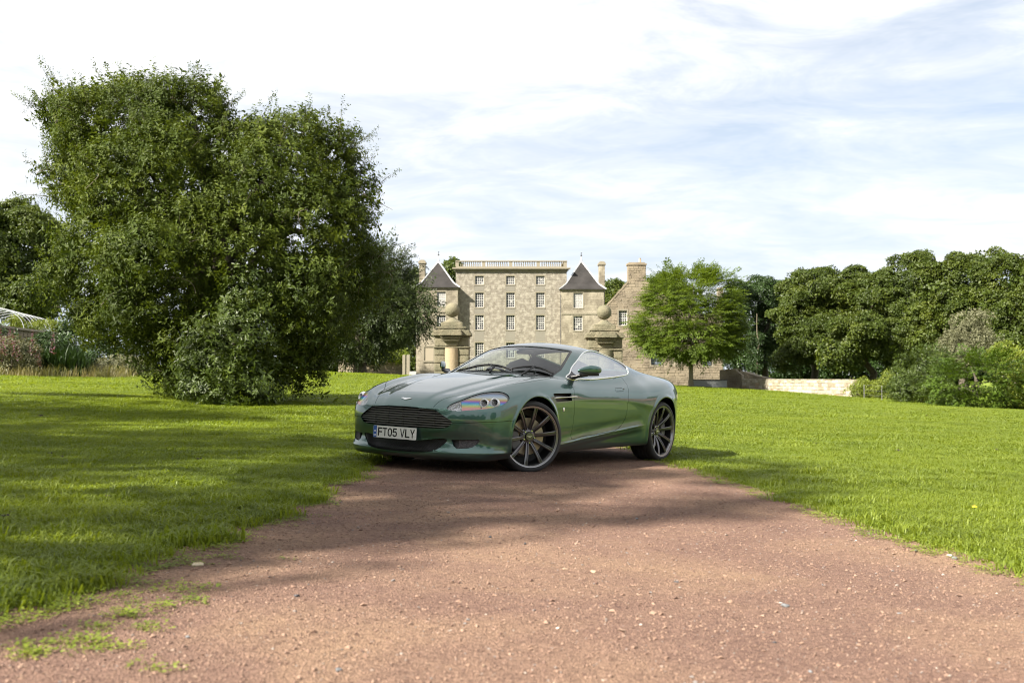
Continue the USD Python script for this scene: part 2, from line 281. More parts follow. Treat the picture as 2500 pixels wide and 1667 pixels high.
P_, S_ = np.vstack(P_), np.vstack(S_); n = len(P_)
instancer("grass", NEAR, rng.integers(0, 5, n), P_, quat_axis([0, 0, 1], rng.random(n) * 6.283), S_, kind="stuff", label="short bright green grass covering the lawn on both sides", cat="grass")
x, y, e = scatter(60, -12, 12, 2.6, 22, -.06); lo = meshkit.fbm(np.c_[x * .55, y * .55, 0 * x], 3, 31); left = x < 0
k = ((rng.random(len(x)) < np.exp(-np.maximum(e - .0, 0) / .42) * .85) | ((lo > .60) & (rng.random(len(x)) < .45)) | (left & (rng.random(len(x)) < .42 / (1 + np.exp((y - 8.5) / 1.1))))) & (np.where(left, 1, (e > .25) | (rng.random(len(x)) < .35)) > 0)
x, y = x[k], y[k]; n = len(x); s = rng.uniform(.6, 1.1, n)
instancer("long_grass", LONG, rng.integers(0, 4, n), np.c_[x, y, ground_z(x, y) - .004], quat_axis([0, 0, 1], rng.random(n) * 6.283), np.c_[s, s, s * rng.uniform(.45, .9, n)], kind="stuff", label="longer grass tufts fringing the edges of the red drive", cat="grass")
# ------------------------------------------------------------------ masonry
def stone_look(name, ramp, scale=1.2, patch=((.34, (0, 0, 0)), (.62, (1, 1, 1))), patch_col=(0.42, 0.36, 0.25), patch_fac=.5, dark=(.10, .09, .07), bump=.5, streak=True):
    nodes = {"g": ("geometry", {}), "r": ("rgb_ramp", {"ramp": ramp}), "n": ("noise_texture", {"scale": scale, "detail": 6.0, "roughness": 0.62}), "pr": ("rgb_ramp", {"ramp": list(patch)}), "pf": ("math", {"math_type": "multiply", "value2": patch_fac}),
             "m1": ("mix", {"color2": patch_col}), "n2": ("noise_texture", {"scale": scale * 5, "detail": 6.0, "roughness": 0.7}), "dr": ("rgb_ramp", {"ramp": [(.26, (.45, .45, .45)), (.42, (0, 0, 0))]}), "m2": ("mix", {"color2": dark}),
             "mp": ("mapping", {"scale": (1.6, 1.6, .16)}), "n3": ("noise_texture", {"scale": scale * 1.2, "detail": 5.0, "roughness": .6}), "sr": ("rgb_ramp", {"ramp": [(.54, (0, 0, 0)), (.78, (.22, .22, .22))]}), "m3": ("mix", {"color2": dark}),
             "b": ("bump", {"strength": bump, "distance": 0.04}), "p": ("principled_bsdf", {"roughness": 0.92, "specular_ior_level": 0.2})}
    links = [("g.random_per_island", "r.fac"), ("g.position", "n.vector"), ("n.fac", "pr.fac"), ("pr.color", "pf.value1"), ("pf.value", "m1.fac"), ("r.color", "m1.color1"), ("g.position", "n2.vector"), ("n2.fac", "dr.fac"), ("dr.color", "m2.fac"), ("m1.color", "m2.color1"),
             ("g.position", "mp.vector"), ("mp.vector", "n3.vector"), ("n3.fac", "sr.fac"), ("sr.color", "m3.fac"), ("m2.color", "m3.color1"), ("m3.color" if streak else "m2.color", "p.base_color"), ("n2.fac", "b.height"), ("b.normal", "p.normal")]
    return material(name, nodes, links)
ASHLAR = stone_look("tan_ashlar", [(0, (.165, .148, .12)), (.22, (.25, .225, .182)), (.5, (.30, .272, .22)), (.75, (.355, .325, .268)), (.88, (.40, .30, .175)), (.95, (.42, .395, .33)), (1, (.16, .143, .115))], scale=2.0, patch=((.44, (0, 0, 0)), (.60, (1, 1, 1))), patch_col=(.41, .385, .32), patch_fac=.42, dark=(.15, .135, .105))
TOWER_STONE = stone_look("tower_stone", [(0, (.16, .14, .105)), (.5, (.255, .225, .168)), (.85, (.32, .285, .215)), (1, (.16, .143, .115))], scale=.8, patch=((.42, (0, 0, 0)), (.62, (1, 1, 1))), patch_col=(.36, .325, .25), patch_fac=.6, dark=(.11, .098, .075))
RUBBLE = stone_look("warm_rubble", [(0, (.11, .09, .066)), (.25, (.20, .165, .118)), (.55, (.27, .228, .165)), (.82, (.37, .32, .24)), (.93, (.27, .145, .095)), (1, (.10, .088, .072))], scale=.5, patch_col=(.37, .31, .22), dark=(.10, .085, .06))
MORTAR = plain("lime_mortar", (.20, .175, .13), .95)
DRESSED = stone_look("dressed_sandstone", [(0, (.20, .178, .135)), (1, (.25, .222, .17))], scale=1.0, patch_col=(.22, .20, .15), dark=(.12, .11, .085))
APRON = stone_look("grey_sandstone", [(0, (.16, .148, .122)), (1, (.20, .185, .152))], scale=1.0, patch_col=(.19, .18, .15), dark=(.12, .11, .09))
SLATE = material("grey_slate", {"g": ("geometry", {}), "r": ("rgb_ramp", {"ramp": [(0, (.030, .028, .027)), (.6, (.050, .046, .043)), (1, (.085, .078, .072))]}), "n": ("noise_texture", {"scale": .8, "detail": 5.0}), "mu": ("mix", {"mix_type": "overlay", "fac": .6}), "p": ("principled_bsdf", {"roughness": .85, "specular_ior_level": .15})},
    [("g.random_per_island", "r.fac"), ("g.position", "n.vector"), ("r.color", "mu.color1"), ("n.fac", "mu.color2"), ("mu.color", "p.base_color")])
LEAD = plain("pale_lead_flashing", (.42, .43, .44), .5, .3)
SASH = plain("white_sash_paint", (.42, .415, .395), .6)
PANE = material("old_window_glass", {"g": ("geometry", {}), "r": ("rgb_ramp", {"ramp": [(0, (.015, .016, .017)), (1, (.05, .052, .054))]}), "p": ("principled_bsdf", {"roughness": .12, "specular_ior_level": .35})}, [("g.random_per_island", "r.fac"), ("r.color", "p.base_color")])
PANE_PALE = plain("curtained_window_glass", (.24, .235, .22), .3)
IRON = plain("dark_ironwork", (.02, .02, .022), .6)
BARE = plain("blocked_opening_stone", (.26, .225, .165), .9)

class Plane:
    """a vertical facade: px(x, y) gives wall coordinates (u along, z up) of a photograph pixel; frame() puts them into the world"""
    def __init__(s, a, b):                       # two ground points (x, y)
        s.o = np.array([*a, 0.0]); d = np.array([b[0] - a[0], b[1] - a[1], 0.0]); s.L = np.linalg.norm(d); s.u = d / s.L; s.n = np.array([s.u[1], -s.u[0], 0])   # n faces the viewer's side
    def at(s, px, py):
        v = px_at(px, py, 1.0) - EYE; t = ((s.o - EYE) @ s.n) / (v @ s.n); q = EYE + t * v; return (q - s.o) @ s.u, q[2]
    def w(s, uvw):                               # (u, z, out) -> world
        uvw = np.asarray(uvw, float); return s.o + uvw[..., :1] * s.u + uvw[..., 1:2] * [0, 0, 1] + uvw[..., 2:] * s.n
    def box(s, mb, u0, u1, z0, z1, w0, w1):
        v = np.array([[u, z, w] for u in (u0, u1) for z in (z0, z1) for w in (w0, w1)]); return mb.add(s.w(v), [[0, 2, 3, 1], [4, 5, 7, 6], [0, 1, 5, 4], [2, 6, 7, 3], [0, 4, 6, 2], [1, 3, 7, 5]])
    def slab(s, poly, w0, w1):
        m = trimesh.creation.extrude_polygon(poly, w1 - w0, engine="earcut"); v = np.array(m.vertices); f = np.array(m.faces); return s.w(np.c_[v[:, 0], v[:, 1], v[:, 2] + w0]), f
def courses(pl, poly, hmin, hmax, lmin, lmax, seed, proud=.03, gap=.012, mb=None):
    """stones laid in courses over a wall polygon, each its own block standing a little proud"""
    r = np.random.default_rng(seed); u0, z0, u1, z1 = poly.bounds; z = z0; mb = mb or MB(); shapely.prepare(poly)
    while z < z1 - .04:
        h = min(r.uniform(hmin, hmax), z1 - z); u = u0 - r.uniform(0, lmax)
        while u < u1:
            l = r.uniform(lmin, lmax) * (1 if h > .2 else .8); c = sg.box(max(u, u0) + gap, z + gap, min(u + l, u1) - gap, z + h - gap); u += l
            if c.bounds[2] - c.bounds[0] < .05: continue
            if not poly.contains(c):
                c = poly.intersection(c)
                if c.is_empty or c.area < .01: continue
                b = c.bounds
                if c.area < .72 * (b[2] - b[0]) * (b[3] - b[1]):
                    for g in getattr(c, "geoms", [c]):
                        if g.geom_type == "Polygon" and g.area > .008: mb.add(*pl.slab(g.simplify(.01), .0, proud * r.uniform(.2, .9)))
                    continue
                c = sg.box(*b)
            a = c.bounds; o = proud * r.uniform(.15, 1.0); j = lambda: r.uniform(-.35, .35) * gap
            q = np.array([[a[0] + j(), a[1] + j(), 0], [a[2] + j(), a[1] + j(), 0], [a[2] + j(), a[3] + j(), 0], [a[0] + j(), a[3] + j(), 0]]); ch = min(.012, .1 * h)
            f = q + [[ch, ch, o], [-ch, ch, o], [-ch, -ch, o], [ch, -ch, o]]; f[:, 2] += r.uniform(-.004, .004, 4)
            mb.add(pl.w(np.vstack([q, f])), [[4, 5, 6, 7], [0, 1, 5, 4], [1, 2, 6, 5], [2, 3, 7, 6], [3, 0, 4, 7]])
        z += h
    return mb
def window(pl, par, u0, u1, z0, z1, nx, nz, depth=.16, glass=PANE, bars=SASH, meet=None, sill=True, pale=0):
    wd = sub("window", par); f = MB(); t = .07
    for a in ((u0, u0 + t, z0, z1), (u1 - t, u1, z0, z1), (u0 + t, u1 - t, z0, z0 + t * 1.2), (u0 + t, u1 - t, z1 - t, z1)): pl.box(f, *a, -depth - .05, -depth)
    g = .046; us = np.linspace(u0 + t, u1 - t, nx + 1); zs = np.linspace(z0 + t, z1 - t, nz + 1)
    for a in us[1:-1]: pl.box(f, a - g / 2, a + g / 2, z0 + t, z1 - t, -depth - .035, -depth - .008)
    for k, a in enumerate(zs[1:-1], 1):
        e = g * (1.7 if meet == k else 1); pl.box(f, u0 + t, u1 - t, a - e / 2, a + e / 2, -depth - .036, -depth - .007)
    f.build("frame", bars, wd)
    ms = [MB(), MB()]
    for i in range(nx):
        for j in range(nz):
            ti = rng.uniform(-.006, .006, 2); q = np.array([[us[i], zs[j], 0], [us[i + 1], zs[j], 0], [us[i + 1], zs[j + 1], 0], [us[i], zs[j + 1], 0]]); q[:, 2] = -depth - .03 + np.array([0, ti[0], ti[0] + ti[1], ti[1]])
            ms[rng.random() < pale].add(pl.w(q), [[0, 1, 2, 3]])
    for m, g_ in zip(ms, (glass, PANE_PALE)):
        if m.n: m.build("panes", g_, wd, kind="stuff")
    if sill:
        s_ = MB(); pl.box(s_, u0 - .10, u1 + .10, z0 - .13, z0, -depth, .06); s_.build("sill", DRESSED, wd)
    return wd

def rect(pl, x0, y0, x1, y1):
    a, b = pl.at(x0, y1), pl.at(x1, y0); return a[0], b[0], a[1], b[1]
# --- the mansion
HD_ = 137.0
main = Plane((px_at(1113, 800, HD_)[0], HD_), (px_at(1384, 800, HD_)[0], HD_))
mansion = thing("stone_mansion", "tan stone mansion with slate-roofed corner towers and rooftop balustrade", "mansion", px_at(1248, 921, HD_), 0)
mansion_inv = UsdGeom.Xform(mansion)
_off = np.array(px_at(1248, 921, HD_))
def local(par_off):
    """parts of a thing are given in world coordinates and shifted to its base"""
    global obj
    return par_off
_obj0 = obj
def obj(name, mesh, mat, parent=None, **k):
    if parent is not None and OFFSET is not None:
        if isinstance(mesh, tuple): mesh = (np.asarray(mesh[0], float) - OFFSET, mesh[1])
        else: mesh = mesh.copy(); mesh.apply_translation(-OFFSET)
    return _obj0(name, mesh, mat, parent, **k)
OFFSET = _off
MB.build = lambda s, name, mat, parent=None, **k: obj(name, s.get(), mat, parent, **k)

zt = main.at(1250, 657)[1]; zb = .2; L = main.L
wins = []
for cx in (1170.3, 1246, 1319):
    for y0, y1, nx, nz in ((673.5, 694.5, 4, 4), (714.3, 750.3, 4, 6), (769.3, 805, 4, 6), (836, 873, 4, 6), (889, 912, 4, 4)):
        wins.append((*rect(main, cx - 10.6, y0, cx + 10.6, y1), nx, nz))
aprons = []
for cx in (1170.3, 1246, 1319):
    for y0, y1 in ((695.5, 713.5), (751.5, 768.5), (806, 835)): aprons.append(rect(main, cx - 11, y0, cx + 11, y1))
face = sg.box(0, zb, L, zt)
holes = shapely.ops.unary_union([sg.box(a, c, b, d) for a, b, c, d, *_ in wins])
obj("wall", main.slab(face.difference(holes), -.55, 0), MORTAR, mansion)
bk = MB(); main.box(bk, 0, L, zb, zt, -9.0, -.56); bk.build("wall_core", MORTAR, mansion)
ap = shapely.ops.unary_union([sg.box(a, c, b, d) for a, b, c, d in aprons])
courses(main, face.difference(holes.buffer(.14, join_style=2)).difference(ap.buffer(.02, join_style=2)), .27, .40, .40, 1.05, 3, .022).build("masonry", ASHLAR, mansion, kind="stuff")
for a in aprons:
    m = MB(); main.box(m, a[0] - .02, a[1] + .02, a[2] + .14, a[3], 0, .012); m.build("apron_panel", APRON, mansion)
for a, b, c, d, nx, nz in wins:
    for s0, s1, q0, q1 in ((a - .135, a, c - .01, d + .16), (b, b + .135, c - .01, d + .16), (a, b, d, d + .16)):
        m = MB(); main.box(m, s0, s1, q0, q1, 0.001, .022); m.build("window_surround", DRESSED, mansion)
    window(main, mansion, a, b, c, d, nx, nz, meet=nz // 2 if nz > 4 else 1, pale=.04)
# cornice, parapet and balustrade
za = main.at(1250, 663)[1]; zc = main.at(1250, 654.5)[1]; zd = main.at(1250, 650.6)[1]; ze = main.at(1250, 636.3)[1]
m = MB()
for z0, z1, o in ((zt - .34, zt - .20, .09), (zt - .19, zt - .02, .22), (zt - .01, zt + .16, .46)): main.box(m, -o, L + o, z0, z1, -.5, o)
m.build("cornice", DRESSED, mansion)
m = MB(); main.box(m, .0, L, zt + .17, zd, -.42, .0); m.build("parapet_base", DRESSED, mansion)
m = MB(); main.box(m, -.06, L + .06, ze - .14, ze, -.48, .07); m.build("top_rail", DRESSED, mansion)
piers = [main.at(px, 640)[0] for px in (1116, 1181, 1247, 1314, 1380)]
for u in piers:
    m = MB(); main.box(m, u - .22, u + .22, zd, ze - .14, -.40, .0); m.build("pier", DRESSED, mansion)
bh = ze - .14 - zd; prof = [(.075, 0), (.075, .08), (.05, .12), (.085, .34), (.08, .46), (.045, .70), (.04, .80), (.07, .88), (.07, 1.0)]
bal = lathe([(r, h * bh) for r, h in prof], 8)
for a, b in zip(piers[:-1], piers[1:]):
    for u in np.linspace(a + .22, b - .22, 12)[1:-1]:
        q = main.w(np.array([u, zd, -.2])); obj("baluster", (bal[0] + q, bal[1]), DRESSED, mansion)
# side return of the parapet on the right, visible in perspective
m = MB(); main.box(m, L - .42, L, zt + .17, zd, -9, -.43); main.box(m, L - .45, L + .06, ze - .14, ze, -9, -.49); m.build("parapet_return", DRESSED, mansion)
# towers
def tower(x0, x1, eave, apex, fin, chim, windows_, string, seed, front=135.9, panel=None):
    tp = Plane((px_at(x0, 800, front)[0], front), (px_at(x1, 800, front)[0], front)); W = tp.L; z1 = tp.at(x0, eave)[1]
    ws = [(*rect(tp, *w[:4]), w[4], w[5], w[6] if len(w) > 6 else 0) for w in windows_]; fc = sg.box(0, .2, W, z1); ho = shapely.ops.unary_union([sg.box(a, c, b, d) for a, b, c, d, *_ in ws])
    obj("tower_wall", tp.slab(fc.difference(ho), -.5, 0), MORTAR, mansion); m = MB(); tp.box(m, 0, W, .2, z1, -W, -.51); m.build("tower_core", MORTAR, mansion)
    mb = courses(tp, fc.difference(ho.buffer(.15, join_style=2)), .25, .38, .35, .95, seed, .022)
    sd = Plane(tuple(tp.w(np.array([W, 0, 0]))[:2]), tuple(tp.w(np.array([W, 0, -W]))[:2])); courses(sd, sg.box(0, .2, W, z1), .25, .38, .35, .95, seed + 1, .02, mb=mb)
    mb.build("tower_masonry", TOWER_STONE, mansion, kind="stuff")
    for a, b, c, d, nx, nz, pl_ in ws:
        for s0, s1, q0, q1 in ((a - .14, a, c - .01, d + .16), (b, b + .14, c - .01, d + .16), (a, b, d, d + .16)):
            m = MB(); tp.box(m, s0, s1, q0, q1, .001, .024); m.build("window_surround", DRESSED, mansion)
        window(tp, mansion, a, b, c, d, nx, nz, meet=nz // 2, pale=pl_)
    m = MB(); zs_ = tp.at(x0, string)[1]; tp.box(m, -.05, W + .05, zs_ - .12, zs_ + .08, 0, .09); m.build("string_course", DRESSED, mansion)
    m = MB(); tp.box(m, -.12, W + .12, z1 - .16, z1 + .04, -W - .12, .13); m.build("eaves_course", DRESSED, mansion)
    # bell-cast pyramid of slates
    za_ = tp.at((x0 + x1) / 2, apex)[1]; H = za_ - z1; c0 = tp.w(np.array([W / 2, 0, -W / 2])); hw = W / 2 + .28
    prof_ = lambda t: hw * ((1 - t) * .86 + .14 * max(0, 1 - 5 * t) ** 1.3) if t > 0 else hw
    nrow = 26; b = MB(); r = np.random.default_rng(seed + 7); zs2 = np.linspace(0, 1, nrow + 1)
    core = MB(); 
    for k in range(nrow):
        t0, t1 = zs2[k], zs2[k + 1]; w0, w1 = prof_(t0), prof_(t1); y0, y1 = z1 + .05 + H * t0, z1 + .05 + H * t1
        for s in range(4):
            an = s * math.pi / 2; R2 = np.array([[math.cos(an), -math.sin(an)], [math.sin(an), math.cos(an)]]); n_ = max(1, int(2 * w0 / .32)); e = np.linspace(-1, 1, n_ + 1); sh = 0
            for i in range(n_):
                lift = r.uniform(.012, .03); q = np.array([[e[i] * w0, -w0 - lift], [e[i + 1] * w0, -w0 - lift], [e[i + 1] * w1, -w1], [e[i] * w1, -w1]]) @ R2.T; zz = np.array([y0 - .02, y0 - .02, y1, y1])
                b.add(np.c_[q + c0[:2], zz], [[0, 1, 2, 3]])
    b.build("slate_roof", SLATE, mansion, kind="stuff")
    for s in range(4):
        an = math.pi / 4 + s * math.pi / 2; tt = np.linspace(0, 1, 12); rr = np.array([prof_(t) for t in tt]) * math.sqrt(2) + .01
        MB().tube(np.c_[c0[0] + rr * math.cos(an), c0[1] + rr * math.sin(an), z1 + .06 + H * tt], .085, 5).build("hip_flashing", LEAD, mansion)
    v, f = lathe([(.20, za_ - .15), (.13, za_ + .25), (.05, za_ + .5), (.045, za_ + .9)], 8); obj("finial", (v + [c0[0], c0[1], 0], f), LEAD, mansion)
    zf = tp.at(x0, fin)[1]; m = MB().tube([[c0[0], c0[1], za_ + .8], [c0[0], c0[1], zf]], .03, 5)
    for zz, rr in ((za_ + (zf - za_) * .68, .12), (zf - .05, .08)): q = trimesh.creation.icosphere(1, rr); q.apply_translation([c0[0], c0[1], zz]); m.mesh(q)
    m.build("finial_rod", IRON, mansion)
    cx0, cx1, cy0 = chim; ch = Plane((px_at(cx0, 700, front + 5.2)[0], front + 5.2), (px_at(cx1, 700, front + 5.2)[0], front + 5.2)); zc0 = ch.at(cx0, cy0)[1]
    mb = courses(ch, sg.box(0, z1 - 1.5, ch.L, zc0 - .5), .3, .42, .35, .8, seed + 3, .02); core = MB(); ch.box(core, 0, ch.L, z1 - 1.5, zc0 - .5, -1.6, -.001); core.build("chimney_stack", TOWER_STONE, mansion); mb.build("chimney_masonry", TOWER_STONE, mansion, kind="stuff")
    m = MB(); ch.box(m, -.12, ch.L + .12, zc0 - .5, zc0 - .25, -1.72, .12); ch.box(m, -.02, ch.L + .02, zc0 - .25, zc0 - .1, -1.62, .02); ch.box(m, .12, ch.L - .12, zc0 - .1, zc0, -1.5, -.12); m.build("chimney_cap", DRESSED, mansion)
    return tp
tl = tower(1016, 1117.5, 702.5, 634, 608.5, (1023, 1037, 634), [(1066.3, 712, 1088, 747.6, 4, 6, 1.0), (1066.3, 769.5, 1088, 805, 4, 6, .1)], 760, 21)
tr = tower(1371, 1475, 707, 633, 611, (1463.3, 1477, 637.5), [(1400, 714.3, 1422.7, 751.5, 4, 6, 1.0), (1399.7, 771, 1422, 806.8, 4, 6, .15)], 765, 31)
bo = rect(tl, 1036, 847, 1058, 880)
m = MB(); tl.box(m, bo[0], bo[1], bo[2], bo[3], .001, .03); m.build("blocked_window", BARE, mansion)
m = MB()
for q in ((bo[0] - .2, bo[0], bo[2] - .2, bo[3] + .2), (bo[1], bo[1] + .2, bo[2] - .2, bo[3] + .2), (bo[0], bo[1], bo[3], bo[3] + .2), (bo[0], bo[1], bo[2] - .2, bo[2])): tl.box(m, *q, .002, .12)
m.build("blocked_window_surround", DRESSED, mansion)
MB().tube([tr.w(np.array([-.12, 1.0, .06])), tr.w(np.array([-.12, tr.at(1371, 720)[1], .06]))], .05, 6).build("downpipe", IRON, mansion)

# --- the gabled range on the right
GD = 112.0
gab = Plane((px_at(1477, 800, GD)[0], GD), (px_at(1765, 800, GD)[0], GD)); OFFSET = np.array(px_at(1600, 945, GD))
house = thing("gabled_house", "old rubble-stone gabled house with a broad chimney beside the mansion", "house", OFFSET)
Q = lambda x, y: gab.at(x, y)
out = [Q(1477, 955), Q(1477, 752), Q(1484, 744), Q(1498, 729), Q(1512, 711), Q(1524, 697), Q(1533, 688), Q(1577, 688), Q(1590, 694), Q(1606, 706), Q(1625, 724), Q(1650, 748), Q(1668, 766), Q(1740, 766), Q(1752, 738), Q(1752, 702), Q(1766, 702), Q(1766, 955)]
out = [(u, z if z > .5 else -1.0) for u, z in out]; gp = sg.Polygon(out)
gw = [(*rect(gab, 1510.5, 758, 1531, 794.5), 4, 6), (*rect(gab, 1589, 851, 1616, 891), 3, 4), (*rect(gab, 1716, 872, 1739, 893), 3, 3)]; gb_ = rect(gab, 1640, 869, 1662, 891); gb2 = rect(gab, 1516, 850, 1536, 888)
gh = shapely.ops.unary_union([sg.box(a, c, b, d) for a, b, c, d, *_ in gw])
obj("wall", gab.slab(gp.difference(gh), -.6, 0), MORTAR, house)
allh = shapely.ops.unary_union([gh.buffer(.12, join_style=2), sg.box(gb_[0], gb_[2], gb_[1], gb_[3]).buffer(.12, join_style=2)])
courses(gab, gp.difference(allh), .17, .34, .22, .75, 41, .05, .018).build("masonry", RUBBLE, house, kind="stuff")
window(gab, house, *gw[0][:4], 4, 6, meet=3)
IRONGLASS = plain("barred_window_glass", (.11, .13, .155), .3)
for w in gw[1:]: window(gab, house, *w[:4], *w[4:], glass=IRONGLASS, bars=IRON, depth=.22)
m = MB(); gab.box(m, *gb_, .001, .02); m.build("blocked_window", BARE, house)
for a, b, c, d in [w[:4] for w in gw] + [gb_]:
    for s0, s1, q0, q1 in ((a - .12, a, c - .01, d + .15), (b, b + .12, c - .01, d + .15), (a, b, d, d + .15)):
        m = MB(); gab.box(m, s0, s1, q0, q1, .002, .045); m.build("window_surround", DRESSED, house)
# raking skews, each a row of rough coping stones
for (p0, p1) in (((1480, 748), (1533, 689)), ((1577, 687), (1668, 766))):
    a, b = np.array(Q(*p0)), np.array(Q(*p1)); n_ = int(np.linalg.norm(b - a) / .42); t = np.linspace(0, 1, n_ + 1)
    for k in range(n_):
        q0, q1 = a + (b - a) * t[k], a + (b - a) * t[k + 1]; hgt = rng.uniform(.06, .18, 2); obj("coping_stone", gab.slab(sg.Polygon([(q0[0], q0[1] - .1), (q1[0], q1[1] - .1), (q1[0], q1[1] + hgt[1]), (q0[0], q0[1] + hgt[0])]), -.7, .06), RUBBLE, house)
cu0, cu1, _, cz1 = rect(gab, 1533.5, 640, 1576.5, 690); cz0 = Q(1550, 692)[1]
core = MB(); gab.box(core, cu0, cu1, cz0 - .3, cz1 - .3, -1.1, -.001); core.build("chimney_stack", RUBBLE, house)
mb = courses(gab, sg.box(cu0, cz0 - .02, cu1, cz1 - .3), .18, .32, .25, .6, 47, .05, .016)
sd = Plane(tuple(gab.w(np.array([cu1, 0, 0]))[:2]), tuple(gab.w(np.array([cu1, 0, -1.1]))[:2])); courses(sd, sg.box(0, cz0, 1.1, cz1 - .3), .18, .32, .25, .6, 48, .05, .016, mb=mb)
mb.build("chimney_masonry", RUBBLE, house, kind="stuff")
m = MB(); gab.box(m, cu0 - .1, cu1 + .1, cz1 - .3, cz1 - .12, -1.2, .1); gab.box(m, cu0 + .1, cu1 - .1, cz1 - .12, cz1, -1.0, -.1); m.build("chimney_cap", RUBBLE, house)
v, f = lathe([(.11, 0), (.13, .05), (.10, .4), (.13, .46), (.09, .46)], 10); q = gab.w(np.array([cu1 - .55, cz1, -.5])); obj("chimney_pot", (v + q, f), plain("clay_pot", (.42, .30, .19), .8), house)
# roof slopes behind the gable
r1 = [gab.w(np.array([*Q(1555, 672), -.7])), gab.w(np.array([*Q(1555, 672), -12])), gab.w(np.array([*Q(1470, 762), -12])), gab.w(np.array([*Q(1480, 750), -.7]))]
r2 = [gab.w(np.array([*Q(1555, 672), -.7])), gab.w(np.array([*Q(1668, 768), -.7])), gab.w(np.array([*Q(1668, 768), -12])), gab.w(np.array([*Q(1555, 672), -12]))]
for q in (r1, r2): MB().add(np.array(q), [[0, 1, 2, 3]]).build("roof_slope", SLATE, house)

# --- free-standing gate piers with stone balls
def rough(lo, hi, seed, amp=.012, seg=.11):
    """a weathered block: a rounded box with worn faces"""
    lo, hi = np.array(lo, float), np.array(hi, float); e = hi - lo; m = trimesh.creation.box(e); 
    for _ in range(6):
        if m.edges_unique_length.max() < max(seg, e.max() / 14): break
        m = m.subdivide_to_size(max(seg, e.max() / 14))
    v = np.array(m.vertices); c = (np.abs(v) / (e / 2)) ; n = v / np.maximum(np.linalg.norm(v / e, axis=1, keepdims=True), 1e-9) / e; edge = np.sort(c, 1)[:, 1]
    v = v - np.sign(v) * (np.clip((edge - .86) / .14, 0, 1) ** 2)[:, None] * .014
    p = v + (lo + hi) / 2; d = (meshkit.fbm(p * 5.5 + seed * 3.1, 3, seed) - .5) * 2 * amp + (meshkit.fbm(p * 22 + seed, 2, seed + 5) - .5) * amp
    dirn = v / (np.linalg.norm(v, axis=1, keepdims=True) + 1e-9); return p + dirn * d[:, None], np.array(m.faces)
PIER = stone_look("lichened_pier_stone", [(0, (.175, .155, .105)), (.5, (.22, .195, .135)), (1, (.26, .23, .16))], scale=1.7, patch_col=(.095, .095, .062), patch_fac=.72, dark=(.035, .033, .024), bump=1.0)
PIER_TAN = stone_look("tan_pier_stone", [(0, (.29, .225, .14)), (1, (.33, .26, .165))], scale=1.9, patch_col=(.27, .22, .15), patch_fac=.6, dark=(.16, .12, .07), bump=.5)
def gate_pier(pxc, ball_y, d, label, tan, seed):
    global OFFSET
    k = d / FOCAL_PX; c = px_at(pxc, ball_y, d); X = c[0]; gz = float(ground_z(X, d)) - .1; OFFSET = np.array([X, d, gz])
    pier = thing("gate_pier", label, "gate pier", OFFSET, group="stone gate piers with balls"); zz = lambda dy: px_at(pxc, ball_y + dy, d)[2]
    s = trimesh.creation.icosphere(5, 18 * k); v = np.array(s.vertices); v = v * (1 + (meshkit.fbm(v * 9 + seed, 4, seed)[:, None] - .5) * .035); obj("ball", (v + c, np.array(s.faces)), PIER, pier, smooth=True)
    v, f = lathe([(.09, zz(18.5)), (.17, zz(20)), (.20, zz(22)), (.30, zz(25.5)), (.42, zz(28.5)), (.47, zz(29.5)), (.47, zz(31)), (0, zz(31))][::-1], 28); obj("ball_pedestal", (v + [X, d, 0], f[:, ::-1]), PIER, pier, smooth=35)
    def blk(name, hw, y0, y1, dep=None, off=(0, 0), mat=PIER, amp=.012):
        dep = dep or hw; obj(name, rough([X - hw + off[0], d - dep + off[1], zz(y1)], [X + hw + off[0], d + dep + off[1], zz(y0)], seed + int(y0), amp), mat, pier, smooth=40)
    blk("plinth_slab", .52, 30.5, 41.5); blk("stepped_slab", .70, 41.5, 46); blk("stepped_slab", .66, 46, 50.5)
    blk("cornice_slab", .86, 50.5, 56.5, .80); blk("cornice_slab", .925, 56.5, 63.5, .85); blk("cornice_slab", .83, 63.5, 66.5, .78, amp=.02)
    blk("cornice_break", .48, 50, 56, .25, (0, -.85)); blk("cornice_break", .52, 56, 64, .30, (0, -.88)); 
    for q, (w_, y0, y1) in enumerate(((.50, 66, 68.5), (.46, 68.5, 72), (.40, 72, 77))): blk("corbel_moulding", w_, y0, y1, .30, (0, -.80 + .05 * q))
    blk("frieze_block", .80, 66.5, 89, .74)
    blk("frieze_panel", .30, 77, 89, .22, (0, -.62)); 
    blk("necking_band", .86, 89, 93, .80, amp=.018)
    gy = (zz(93) - gz); n = 5; hz = np.linspace(0, gy, n + 1)[::-1]
    for i in range(n):
        z1, z0 = gz + hz[i], gz + hz[i + 1]
        for x0, x1 in ((-.82, -.30), (.30, .82)):
            sp = rng.uniform(-.006, .006); obj("pier_block", rough([X + x0, d - .74 + sp, z0 + .004], [X + x1, d + .74, z1 - .004], seed + 20 + i, .01), PIER if x0 < 0 or not tan else PIER, pier, smooth=40)
    an = np.linspace(math.pi, 2 * math.pi, 25)
    for i in range(3):
        z0, z1 = gz + gy * i / 3, gz + gy * (i + 1) / 3 - .01; pts = [(X + .31 * math.cos(a), d - .70 + .24 * math.sin(a)) for a in an]
        obj("engaged_column", trimesh.creation.extrude_polygon(sg.Polygon(pts), z1 - z0, engine="earcut").apply_translation([0, 0, z0]), PIER_TAN if tan else PIER, pier, smooth=30)
gate_pier(1104.5, 757, 51.0, "left weathered stone gate pier with a ball and tan half-column", True, 61)
gate_pier(1474.8, 762.5, 51.0, "right weathered stone gate pier with a ball, partly behind the car roof", False, 71)

